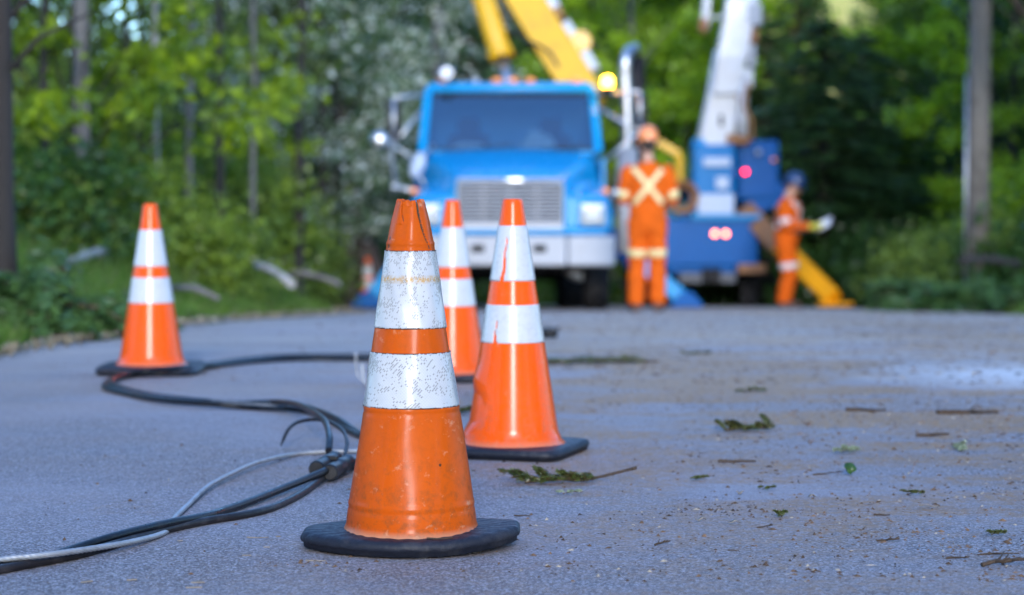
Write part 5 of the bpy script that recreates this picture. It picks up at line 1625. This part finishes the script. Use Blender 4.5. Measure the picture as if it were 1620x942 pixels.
for z in (0.5925, 0.4395, 0.3905, 0.2835):
    mb = MB(); mb.lathe([(RN(z) + 0.0004, z - 0.0009), (RN(z) + 0.0019, z - 0.0006), (RN(z) + 0.0019, z + 0.0006), (RN(z) + 0.0004, z + 0.0009)], 180)
    mb.build('seam', m_seam_shade, near)
# the plate: sagging middle on small feet, corners bent up
def near_base():
    seg, half = 200, 0.238
    rows = [(0.50, 0.028), (0.78, 0.0275), (0.90, 0.027), (0.95, 0.0255), (0.98, 0.022), (0.997, 0.017), (1.0, 0.012), (0.99, 0.0065), (0.972, 0.0055), (0.968, -0.004), (0.93, -0.005), (0.6, -0.004), (0.3, -0.004)]
    vs, fs = [], []
    for k, z in rows:
        for i in range(seg):
            a = 2 * PI * i / seg
            ca, sa = abs(math.cos(a)), abs(math.sin(a))
            ex = 1.75 if math.sin(a) < 0 else 1.2
            q = (ca ** ex + sa ** ex) ** (-1 / ex)
            r = half * k * (min(q, 0.92 / ca) if ca > sa else q)
            x, y = r * math.cos(a), r * math.sin(a) * (0.73 if math.sin(a) < 0 else 0.95)
            c = max(0, (abs(x) - 0.06) / 0.16) ** 1.5 * (0.016 if x > 0 else 0.003)
            vs.append((x, y, z + 0.006 + c + 0.0006 * math.sin(a * 31)))
    for i in range(len(rows) - 1):
        for k in range(seg):
            k2 = (k + 1) % seg
            fs.append(((i + 1) * seg + k, (i + 1) * seg + k2, i * seg + k2, i * seg + k))
    return MB().add(vs, fs).build('base', m_rubber, near)
near_base()
for fx, fy, fz in ((-0.098, -0.112, 0.001), (0.028, -0.148, 0.0), (0.132, -0.084, 0.002), (-0.11, 0.16, 0.004), (0.02, 0.18, 0.004), (0.12, 0.15, 0.008)):
    mb = MB(); mb.box((fx, fy, (fz - 0.004) / 1 + 0.001), (0.019, 0.017, 0.016)); mb.build('rubber_foot', m_foot, near, 0.003)

# --- cones behind it
def dent_b(th, z):
    u = angd(th, PI + 0.25)
    d = -0.013 * math.exp(-(u / 0.45) ** 2 - ((z - 0.13) / 0.035) ** 2) + 0.006 * math.exp(-(u / 0.4) ** 2 - ((z - 0.20) / 0.03) ** 2)
    return d + 0.012 * math.exp(-(u / 0.5) ** 2 - ((z - 0.055) / 0.02) ** 2)
def keep_b(th, z):
    u = angd(th, FRONT - 0.42)
    if 0.468 < z < 0.585:
        t = (z - 0.468) / 0.117
        w_ = 0.07 * (1 - t) ** 0.7 + 0.02
        return not abs(u - 0.03 * math.sin(z * 90) - 0.10 * (t - 0.5)) < w_
    if 0.30 < z < 0.365:
        t = (z - 0.30) / 0.065
        return not abs(u + 0.16 - 0.02 * math.sin(z * 110)) < 0.055 * (1 - t)
    return True
make_cone(811, 5.83, 'bright orange traffic cone with slit white bands just behind the weathered cone', 0.180, -0.32, ((0.303, 0.405), (0.469, 0.618)), 0.690, dent=dent_b, keep=keep_b)
make_cone(716, 8.2, 'bright orange traffic cone half hidden between the two closest cones', 0.180, 0.1, ((0.283, 0.386), (0.430, 0.582)), 0.685)
make_cone(239, 8.62, 'lone bright orange traffic cone by the left verge, black cable around its base', 0.205, 0.03, ((0.276, 0.378), (0.422, 0.568)), 0.672)
make_cone(582, 29.0, 'tiny far orange traffic cone beside the blue outrigger foot', 0.18, 0.2)

# ------------------------------------------------------------------ cables
def black_cable(name):
    m, n, b = new_mat(name)
    co = coords(n)
    n1 = noise(n, co, 35, 4, 0.7)
    lk(n, mixc(n, rng(n, n1, 0.5, 0.75), (0.004, 0.005, 0.008), (0.028, 0.028, 0.032)), b.inputs['Base Color'])
    lk(n, rng(n, n1, 0.3, 0.7, 0.22, 0.5), b.inputs['Roughness'])
    bump(n, noise(n, co, 160, 3), 0.15, 0.002, b)
    b.inputs['Specular IOR Level'].default_value = 0.25
    return m
m_cable = black_cable('black cable jacket')
m_strand = worn('weathered aluminium strand', (0.42, 0.43, 0.45), 0.45, 0.55, dirt=(0.12, 0.115, 0.11), amount=0.5, scale=30)
m_strand2 = worn('dull grey strand', (0.20, 0.205, 0.22), 0.45, 0.4, dirt=(0.05, 0.05, 0.05), amount=0.6, scale=30)
m_brownc = worn('scuffed dark cable', (0.014, 0.012, 0.014), 0.42, dirt=(0.08, 0.068, 0.068), amount=0.5, scale=25, spec=0.25)
def path(px, h=0.008, step=0.008):
    """px: (x, y) or (x, y, height above the road)."""
    pts = []
    for p in px:
        hh = p[2] if len(p) > 2 else h
        pts.append(ground(p[0], p[1], hh))
    return smooth_path(pts, step)
def cable(px, r, mat, label, name='cable', h=None, twist=False, step=0.01, group=None):
    pts = path(px, r if h is None else h, 0.0035 if twist else step)
    mb = MB()
    if twist:
        mb.tube(pts, r, 30, True, 6, 0.5, 0.075)
    else:
        mb.tube(pts, r, 14)
    return tag(mb.build(name, mat), label, 'cable', group)
G = 'downed cables on the road'
# close bundle, from the lower frame edge to the clamp
cable([(-60, 897, .018), (0, 886, .022), (83, 877, .024), (154, 867, .020), (216, 856, .012), (262, 842), (275, 822), (300, 797, .008), (328, 771, .012), (362, 752, .016), (399, 735, .018), (435, 725, .015), (469, 719), (516, 715), (563, 714), (640, 712)], 0.0062, m_strand,
      'pale twisted metal strand crossing under the black cables and looping past the clamp', 'wire_strand', twist=True, group=G)
cable([(-60, 908), (0, 896), (62, 886), (120, 868, .014), (185, 848, .020), (262, 829, .022), (324, 817, .016), (360, 806, .012), (400, 792, .012), (440, 776, .016), (480, 760, .022), (515, 745, .030), (545, 733, .030), (600, 727, .016), (660, 722)], 0.0092, m_cable,
      'black cable running from the road edge straight into the clamp, upper one of the pair', group=G)
cable([(-60, 912), (0, 901), (70, 888), (130, 876), (200, 856), (262, 838), (327, 824), (386, 815), (432, 803), (475, 782), (510, 757, .012), (545, 742, .012), (590, 735), (660, 730)], 0.0088, m_brownc,
      'scuffed dark cable curving below the black one and passing under the clamp', group=G)
# far loop
cable([(640, 705), (585, 694), (563, 683, .012), (540, 667, .022), (515, 655, .022), (490, 646, .016), (460, 641), (410, 640), (330, 636), (262, 629), (215, 620), (186, 612), (176, 606), (186, 598), (215, 593), (262, 592), (306, 590), (330, 580), (385, 572), (440, 567), (500, 566), (590, 567), (680, 566), (760, 560)], 0.0105, m_cable,
      'thick black cable looping around the verge cone back behind the weathered cone', group=G)
cable([(640, 699), (575, 686), (552, 674, .014), (530, 662, .016), (505, 652, .012), (470, 646), (400, 640, .016), (320, 632, .016), (250, 624, .012), (200, 616), (180, 608), (192, 597), (228, 590), (290, 585, .012), (350, 575, .012), (410, 569), (480, 564), (590, 564), (690, 561)], 0.0060, m_strand2,
      'grey twisted strand running alongside the black loop by the verge cone', 'wire_strand', twist=True, group=G)
cable([(520, 714, .034), (521, 690, .062), (514, 667, .078), (495, 652, .075), (470, 640, .052), (440, 636, .026), (408, 637, .010), (340, 639), (255, 632), (205, 622), (172, 610), (180, 600), (206, 594), (250, 589), (300, 582, .022), (345, 578, .012), (420, 571), (500, 568), (600, 569)], 0.0090, m_cable,
      'black cable rising from the clamp and bending into the far loop', group=G)
cable([(650, 709), (590, 697), (548, 680), (520, 664, .012), (488, 652), (455, 647, .014), (395, 645), (320, 638, .020), (248, 630, .018), (202, 623), (166, 613), (172, 602), (200, 592, .016), (240, 586, .030), (290, 581, .030), (335, 575, .018), (400, 567, .012), (470, 563), (590, 562), (690, 558)], 0.0088, m_cable,
      'black cable on the outside of the loop, lowest of the strands', group=G)
# clamp: two black barrels side by side with bands
clamp = thing('cable_clamp', 'black double barrel clamp joining the cables beside the weathered cone', 'cable clamp', ground(521, 757, 0.0))
a0 = ground(508, 747, 0.030) - clamp.location
a1 = ground(543, 727, 0.030) - clamp.location
sh = (a1 - a0).normalized().cross(Vector((0, 0, 1)))
m_clamp = worn('black plastic clamp', (0.007, 0.008, 0.011), 0.42, dirt=(0.06, 0.055, 0.055), amount=0.4, scale=30, spec=0.35)
for s_ in (-1, 1):
    q = sh * (0.0165 * s_) + Vector((0, 0, -0.004 * s_))
    mb = MB()
    d = (a1 - a0).normalized()
    L = (a1 - a0).length * 0.42
    c0 = (a0 + a1) / 2
    prof = [(0.0, -L), (0.017, -L), (0.0205, -L + 0.004), (0.0205, -L * .55), (0.0185, -L * .5), (0.0185, -L * .1), (0.021, -L * .05), (0.021, L * .35), (0.0185, L * .4), (0.0185, L * .75), (0.0205, L * .8), (0.0205, L - 0.004), (0.016, L), (0, L)]
    mb.lathe(prof, 22, d, c0 + q)
    bo_ = mb.build('barrel', m_clamp, clamp)
    es = bo_.modifiers.new('es', 'EDGE_SPLIT'); es.split_angle = math.radians(32)
mb = MB(); mb.bar(c0 - d * 0.008 + Vector((0, 0, 0.019)), c0 + d * 0.008 + Vector((0, 0, 0.019)), 0.03, 0.012); mb.build('bolt_block', m_clamp, clamp, 0.003)
mb = MB()
pts = path([(545, 722, .030), (549, 700, .052), (543, 683, .066), (524, 669, .070), (498, 664, .068), (472, 668, .064), (456, 680, .050), (444, 706, .014)], 0, 0.006)
pts = [p - clamp.location for p in pts]
mb.tube(pts, [0.0052 * (1 if i < len(pts) - 8 else (len(pts) - i) / 9 + 0.15) for i in range(len(pts))], 12)
mb.build('tail_wire', m_brownc, clamp)
# frayed wire end beyond the cone and a loose connector further back
mb = MB()
b0 = ground(585, 612, 0.01)
mb.tube(smooth_path([b0 + Vector((0.1, 0.02, -.002)), b0, b0 + Vector((-0.022, 0, 0.03)), b0 + Vector((-0.03, 0.01, 0.085))], 0.01), 0.0045, 10)
mb.tube(smooth_path([b0, b0 + Vector((-0.02, -.01, 0.02)), b0 + Vector((-0.045, 0, 0.045)), b0 + Vector((-0.05, 0, 0.115))], 0.01), 0.0032, 8)
mb.ell(b0 + Vector((-0.05, 0, 0.118)), (0.007, 0.007, 0.007))
tag(mb.build('wire_end', m_strand), 'frayed grey wire end sticking up behind the weathered cone', 'wire')
cc = thing('cable_connector', 'small black connector lying on the road behind the cone with slit bands', 'connector', ground(872, 536, 0.0))
mb = MB(); mb.tube([(-0.055, 0, 0.03), (0.0, 0, 0.032), (0.02, 0, 0.034)], [0.026, 0.028, 0.022], 16); mb.build('housing', m_clamp, cc)
mb = MB(); mb.tube([(0.02, 0, 0.034), (0.035, 0, 0.03)], [0.031, 0.031], 16); mb.build('collar_ring', m_clamp, cc, 0.003)
mb = MB(); mb.tube(smooth_path([(-0.05, 0, 0.03), (-0.12, 0.03, 0.014), (-0.3, 0.1, 0.01), (-0.6, 0.1, 0.01)], 0.03), 0.008, 10); mb.build('lead', m_cable, cc)
mb = MB(); mb.tube([(0.036, 0, 0.03), (0.039, 0, 0.03)], [0.011, 0.010], 12); mb.build('contact', m_steel, cc)

# ------------------------------------------------------------------ debris on the road
m_twig = worn('dry twig bark', (0.062, 0.040, 0.026), 0.9, dirt=(0.03, 0.02, 0.015), amount=0.9, scale=20, var=0.4)
m_chip = worn('pale wood chip', (0.24, 0.20, 0.16), 0.85, dirt=(0.12, 0.085, 0.055), amount=0.8, scale=40, var=0.25)
m_dead = worn('dead brown leaf', (0.16, 0.085, 0.045), 0.85, dirt=(0.07, 0.04, 0.025), amount=0.9, scale=40, var=0.35)
m_sprig = leaf_mat('cut conifer sprig', (0.03, 0.048, 0.014), (0.17, 0.21, 0.05), 0.2, odd=(0.10, 0.06, 0.03), odd_share=0.2)
m_lichen = leaf_mat('pale lichen', (0.20, 0.25, 0.16), (0.36, 0.42, 0.30), 0.2)
def sprig(px, py, L, rot, nb, label, mleaf=None, name='conifer_sprig', stem=0.0, seed=1, h=0.06, nn=160, size=0.011):
    rs = np.random.RandomState(seed)
    o = thing(name, label, 'branch' if stem else 'sprig', ground(px, py, 0.0), (0, 0, rot), 'conifer sprigs on the road')
    h *= .55
    mb, P, A = MB(), [], []
    mb.tube(smooth_path([(-L * .45, 0, 0.006), (0, L * .05, 0.010), (L * .3, 0.0, 0.010), (L * .5 + stem, 0.02, 0.012 + 0.28 * stem)], 0.01), min(.0036, L * .022), 8)
    if stem:
        mb.tube([(L * .5 + stem, 0.02, 0.012 + .28 * stem), (L * .5 + stem + 0.012, 0.021, 0.015 + .28 * stem)], 0.0042, 8)
    for i in range(nb):
        x = -L * .45 + L * .85 * i / max(1, nb - 1)
        a = rs.uniform(0.3, 1.2) * (1 if i % 2 else -1) + PI
        l = L * rs.uniform(.18, .34)
        tp = (x + math.cos(a) * l, math.sin(a) * l * .7, 0.008 + rs.uniform(0.05, 1) ** 1.5 * h)
        p, ax = bough(mb, (x, 0, 0.012), tp, rs, int(nn * 1.5), 0.24, min(.0022, L * .012), L * .012)
        p[:, 2] = np.maximum(p[:, 2], 0.006)
        P.append(p); A.append(ax)
    V, F = leaf_quads(np.concatenate(P), size * .95, rs, 0.6, 0.15, np.concatenate(A), 0.35)
    np_obj('needles', V, F, mleaf or m_sprig, o)
    m2 = MB(); m2.v, m2.f, m2.mi, m2.sm = mb.v, mb.f, mb.mi, mb.sm
    # thin the twigs of the small sprigs
    m2.build('stem', m_twig, o)
    return o
sprig(888, 766, 0.20, 0.06, 11, 'green conifer sprig with a bare pale stem beside the closest cones', stem=0.075, seed=31)
sprig(1186, 683, 0.17, 0.2, 9, 'bushy olive conifer sprig standing up on open asphalt', seed=32, h=0.10)
sprig(1345, 718, 0.07, 0.5, 5, 'small pale green lichen tuft on the road', m_lichen, 'lichen_tuft', seed=33, h=0.03, nn=90)
sprig(1519, 712, 0.08, 1.5, 5, 'pale lichen tuft lying among the bark dust', m_lichen, 'lichen_tuft', seed=34, h=0.03, nn=90)
sprig(735, 655, 0.16, 0.7, 7, 'dark sprig half hidden between the two closest cones', seed=35, h=0.05)
sprig(950, 577, 0.5, 0.1, 9, 'flat brown green sprig on the road behind the cone with slit bands', seed=36, h=0.05, nn=120)
sprig(1110, 762, 0.04, 0.3, 4, 'tiny green sprig beside the bark crumbs', seed=37, h=0.02, nn=60, size=0.008)
sprig(1238, 820, 0.035, 0.9, 4, 'tiny green sprig close to the loose twigs', seed=38, h=0.02, nn=60, size=0.008)
sprig(1448, 786, 0.045, 0.1, 4, 'little dark green sprig lying flat on the asphalt', seed=39, h=0.015, nn=60, size=0.008)
sprig(1216, 778, 0.035, 0.0, 3, 'thin flat green sprig between the leaf and the tiny sprig', seed=40, h=0.008, nn=50, size=0.008)
sprig(1580, 850, 0.04, 0.4, 4, 'tiny green sprig above the forked twig', seed=41, h=0.02, nn=60, size=0.008)
sprig(905, 785, 0.05, 0.2, 3, 'pale flat lichen scrap in front of the stemmed sprig', m_lichen, 'lichen_tuft', seed=42, h=0.008, nn=50, size=0.008)
sprig(1195, 622, 0.10, 0.3, 4, 'small flat green scrap far out on the asphalt', seed=43, h=0.02, nn=60)
sprig(1105, 562, 0.14, 0.2, 4, 'grey green sprig furthest out on the open road', seed=44, h=0.03, nn=60)
def twig(px, py, L, rot, r, label, forks=0, seed=1, mat=None, h=0.0):
    rs = np.random.RandomState(seed)
    g = ground(px, py, 0.0)
    mb = MB()
    pts = [(-L / 2, 0, r), (-L * .2, L * rs.uniform(-.12, .12), r + h * .5), (L * .15, L * rs.uniform(-.12, .12), r + h), (L / 2, L * rs.uniform(-.05, .05), r + h * 1.3)]
    pts = pts[:1] + [(p[0] + dx, p[1] + rs.uniform(-.05, .05) * L, p[2]) for p in pts[1:3] for dx in (-.06 * L, .07 * L)] + pts[3:]
    pa = smooth_path(pts, L / 24)
    mb.tube(pa, [r * (1.1 - .5 * i / len(pa) + 0.12 * math.sin(i * 2.3 + seed)) for i in range(len(pa))], 8)
    for k in range(forks):
        q = pa[int(len(pa) * rs.uniform(.2, .8))]
        a = rs.uniform(0.4, 1.1) * (1 if k % 2 else -1)
        l = L * rs.uniform(.2, .42)
        mb.tube([q, q + Vector((math.cos(a) * l * .5, math.sin(a) * l * .5, 0.003)), q + Vector((math.cos(a) * l, math.sin(a) * l, 0.002 + rs.uniform(0, h * 1.5)))], [r * .6, r * .5, r * .25], 6)
    o = mb.build('twig', mat or m_twig, None, loc=g)
    o.rotation_euler = (0, 0, rot)
    return tag(o, label, 'twig', 'twigs on the road')
twig(1602, 897, 0.12, 0.08, 0.0042, 'forked brown twig with a pale cut end by the tiny sprig', 4, 51, h=0.012)
twig(1515, 886, 0.045, -0.25, 0.002, 'thin dark twig just before the forked one', 1, 52, h=0.004)
twig(1580, 880, 0.08, -0.1, 0.0018, 'long hair thin twig above the forked one', 1, 53, h=0.003)
twig(1166, 732, 0.10, 0.02, 0.004, 'straight dark stick lying across the open asphalt', 0, 54)
twig(826, 817, 0.036, -0.25, 0.0015, 'short bent twig near the raised corner of the weathered base', 0, 55)
twig(1048, 864, 0.032, 0.15, 0.0022, 'crumpled twig knot alone in front of the sprigs', 4, 56, h=0.006)
twig(1210, 836, 0.035, 0.1, 0.0016, 'small dark twig beside the tiny leaves', 2, 57, h=0.004)
twig(1405, 858, 0.045, -0.1, 0.0022, 'dark broken twig bundle on the asphalt', 4, 58, h=0.004)
twig(1395, 816, 0.035, -0.1, 0.002, 'reddish stick fragment near the dark twig bundle', 0, 59)
twig(1160, 872, 0.022, 0.0, 0.0014, 'tiny reddish twig in front of the leaf scraps', 0, 60)
twig(1370, 651, 0.13, -0.1, 0.0055, 'grey stick well out on the road towards the brush', 1, 61)
twig(1475, 690, 0.11, 0.35, 0.005, 'dark crooked stick before the lichen tuft', 1, 62)
twig(1530, 655, 0.2, 0.1, 0.007, 'brown stick among the bark dust', 2, 63)
twig(500, 889, 0.040, -0.1, 0.0019, 'pale splinter pair under the raised weathered base', 1, 64, m_chip)
twig(408, 851, 0.045, 0.0, 0.0012, 'straight straw between the cable and the weathered base', 0, 65, m_chip)
twig(700, 862, 0.050, 0.05, 0.0017, 'dark twig resting on the rim of the weathered base', 0, 66).location = (xn + 0.062, Y0 - 0.140, gz(Y0) + 0.008 + 0.0340)
twig(1310, 752, 0.08, 0.2, 0.002, 'thin brown twig behind the upright green leaf', 1, 67, h=0.004)
# broken leaves and chips big enough to point at
def scrap(px, py, L, W, rot, tilt, label, mat, cat='leaf', name='fallen_leaf', th=0.0012, seed=1):
    rs = np.random.RandomState(seed)
    g = ground(px, py, 0.0)
    n_ = 9
    top = [(L * (i / (n_ - 1) - .5), W * .5 * math.sin(PI * (0.08 + 0.86 * i / (n_ - 1))) * rs.uniform(.8, 1.15), 0.004 + 0.25 * W * math.sin(i * .9 + seed)) for i in range(n_)]
    vs = top + [(x, -y * rs.uniform(.8, 1.1), z + 0.2 * W) for x, y, z in top]
    fs = [(i, i + 1, n_ + i + 1, n_ + i) for i in range(n_ - 1)]
    mb = MB().add(vs, fs)
    o = mb.build(name, mat, None, solid=th, loc=g + Vector((0, 0, 0.002 + abs(math.sin(tilt)) * W * .5)))
    o.rotation_euler = (tilt, 0, rot)
    return tag(o, label, cat, 'leaves and chips on the road')
def chip(px, py, L, W, rot, label, seed=1):
    rs = np.random.RandomState(seed)
    poly = [(-L * .5, -W * rs.uniform(.1, .5)), (-L * .2, -W * rs.uniform(.4, .6)), (L * .25, -W * rs.uniform(.3, .6)), (L * .5, -W * rs.uniform(0, .3)), (L * .42, W * rs.uniform(.1, .4)), (L * .1, W * rs.uniform(.35, .6)), (-L * .35, W * rs.uniform(.2, .5))]
    mb = MB(); mb.prism(poly, W * .4, (0, 0, 0.0008), (1, 0, 0), (0, 1, 0))
    o = mb.build('wood_chip', m_chip, None, 0.0004, 1, loc=ground(px, py, 0.0)); o.rotation_euler = (rs.uniform(-.1, .1), rs.uniform(-.05, .05), rot)
    return tag(o, label, 'wood chip', 'wood chips on the road')
m_gleaf = leaf_mat('fresh green leaf', (0.025, 0.07, 0.02), (0.06, 0.14, 0.035), 0.2)
scrap(1341, 752, 0.036, 0.030, 0.5, 1.1, 'fresh green leaf standing on edge alone on the road', m_gleaf, seed=71)
scrap(1108, 828, 0.024, 0.014, 0.2, 0.3, 'curled pale brown leaf scrap between twigs', m_chip, seed=72)
scrap(1162, 832, 0.026, 0.013, 0.1, 0.3, 'curled pale bark scrap beside the small dark twig', m_chip, seed=73)
scrap(1285, 790, 0.02, 0.012, 0.4, 0.2, 'pale chip lying flat among green scraps', m_chip, seed=74)
scrap(1470, 806, 0.045, 0.014, 0.0, 0.1, 'long pale bark strip lying flat', m_chip, seed=75)
scrap(1275, 676, 0.03, 0.02, 0.3, 0.4, 'rusty brown leaf beside the bushy sprig', m_dead, seed=76)
scrap(1170, 785, 0.02, 0.012, 0.3, 0.3, 'pale flake near the flat green sprig', m_chip, seed=77)
scrap(310, 578, 0.02, 0.012, 0.3, 0.3, 'brown leaf beside the verge cone base', m_dead, seed=78)
for i, (px, py, L, r_, lab) in enumerate(((137, 922, .024, .5, 'pale wood chip tilted by the lower road edge'), (209, 919, .020, .12, 'short pale wood chip right of the tilted one'),
        (313, 923, .026, -.08, 'pale chip, upper one of a pair of splinters'), (307, 931, .030, .02, 'pale chip, lower one of a pair of splinters'),
        (390, 880, .018, 0.0, 'small pale chip near the weathered base'), (422, 867, .014, .1, 'tiny pale chip between straw and weathered base'),
        (285, 857, .012, .2, 'grey crumb of bark below the cable bend'), (440, 850, .011, 0.3, 'tiny pale flake right of the straw'))):
    chip(px, py, L, 0.006 if i < 4 else 0.005, r_, lab, 80 + i)
# the uncountable crumbs: bark bits, needles, grit
rs = np.random.RandomState(9)
def crumbs(n, ylo, yhi, xlo, xhi, s0, s1, asp, bias):
    y = ylo + (yhi - ylo) * rs.uniform(size=n) ** 1.3
    x = rs.uniform(xlo, xhi, n) * y / 5.0
    if bias:
        keep = rs.uniform(size=n) < np.clip(0.18 + 0.5 * (x / y * 5 + 0.1) + 0.35 * wob(x * 2.1, y * 1.9), 0.04, 1)
        x, y = x[keep], y[keep]
    ok = (x > edge_l(y) + .1) & (x < edge_r(y) - .1)
    x, y = x[ok], y[ok]
    n = len(x)
    a = rs.uniform(0, PI, n)
    L = rs.uniform(s0, s1, n) * (0.5 + 0.5 * rs.uniform(size=n) ** 3)
    W = L * asp * rs.uniform(.5, 1.2, n)
    H_ = np.minimum(W, 0.004) * rs.uniform(.5, 1, n)
    z = gzn(y) + 0.006
    u = np.stack([np.cos(a) * L, np.sin(a) * L, np.zeros(n)], 1)
    v = np.stack([-np.sin(a) * W, np.cos(a) * W, np.zeros(n)], 1)
    c = np.stack([x, y, z], 1)
    up = np.array([0, 0, 1.0]) * H_[:, None]
    V = np.stack([c - u, c + v, c + u, c - v, c + up * 1.6], 1).reshape(-1, 3)
    base = np.arange(n)[:, None] * 5
    F = np.concatenate([base + np.array([[0, 1, 4]]), base + np.array([[1, 2, 4]]), base + np.array([[2, 3, 4]]), base + np.array([[3, 0, 4]])])
    return V, F
m_crumb = leaf_mat('bark crumbs', (0.018, 0.012, 0.009), (0.20, 0.12, 0.07), 0.0, 0.9, odd=(0.34, 0.29, 0.23), odd_share=0.08)
V1, F1 = crumbs(13000, 3.9, 14, -1.1, 1.35, 0.0025, 0.012, 0.5, True)
V2, F2 = crumbs(2600, 3.9, 12, -1.1, 1.35, 0.004, 0.016, 0.09, True)
V3, F3 = crumbs(2200, 3.7, 9, -1.2, 1.3, 0.0007, 0.0022, 0.8, False)
V4, F4 = crumbs(6500, 8, 24, -1.1, 1.35, 0.008, 0.036, 0.4, True)
# drifts of bark and needles where branches lay
drift = []
for q, (px_, py_, sx_, sy_, n_) in enumerate(((1160, 802, .09, .05, 170), (1080, 812, .06, .04, 90), (1420, 655, .22, .16, 330), (1545, 650, .2, .2, 420), (1565, 690, .16, .12, 260), (1490, 632, .25, .2, 330),
        (1400, 845, .06, .04, 110), (1310, 812, .1, .05, 110), (930, 577, .35, .12, 330), (880, 605, .2, .2, 140), (1050, 560, .4, .25, 220), (1180, 640, .3, .2, 240), (1010, 640, .25, .15, 120), (1350, 565, .4, .4, 260),
        (1550, 872, .09, .04, 130), (500, 893, .05, .02, 70), (560, 905, .05, .02, 30), (1010, 520, .8, .6, 260), (1250, 520, .9, .7, 320), (1480, 530, .8, .7, 280), (1240, 690, .2, .12, 170), (1340, 700, .15, .1, 110), (430, 575, .3, .2, 90), (760, 625, .2, .1, 80), (1500, 780, .15, .1, 150), (1290, 740, .2, .08, 120))):
    g_ = ground(px_, py_, 0.0)
    big_ = g_.y / 5.0
    x = g_.x + rs.normal(size=n_) * sx_; y = g_.y + rs.normal(size=n_) * sy_ * 1.4
    a = rs.uniform(0, PI, n_); L = rs.uniform(.002, .0085, n_) * big_ ** .7 * (0.4 + rs.uniform(size=n_) ** 3); W = L * rs.uniform(.12, .6, n_)
    c = np.stack([x, y, gzn(y) + .006], 1); u = np.stack([np.cos(a) * L, np.sin(a) * L, 0 * a], 1); v = np.stack([-np.sin(a) * W, np.cos(a) * W, 0 * a], 1)
    drift.append(np.stack([c - u, c + v, c + u, c - v, c + np.array([0, 0, 1.0]) * (np.minimum(W, .004) * 1.2)[:, None]], 1).reshape(-1, 3))
V5 = np.concatenate(drift)
bs = np.arange(len(V5) // 5)[:, None] * 5
F5 = np.concatenate([bs + np.array([[i_, (i_ + 1) % 4, 4]]) for i_ in range(4)])
V = np.concatenate([V1, V2, V3, V4, V5])
F = np.concatenate([F1, F2 + len(V1), F3 + len(V1) + len(V2), F4 + len(V1) + len(V2) + len(V3), F5 + len(V1) + len(V2) + len(V3) + len(V4)])
tag(kind(np_obj('road_litter', V, F, m_crumb), 'stuff'), 'bark crumbs, needles and grit strewn over the asphalt', 'litter')
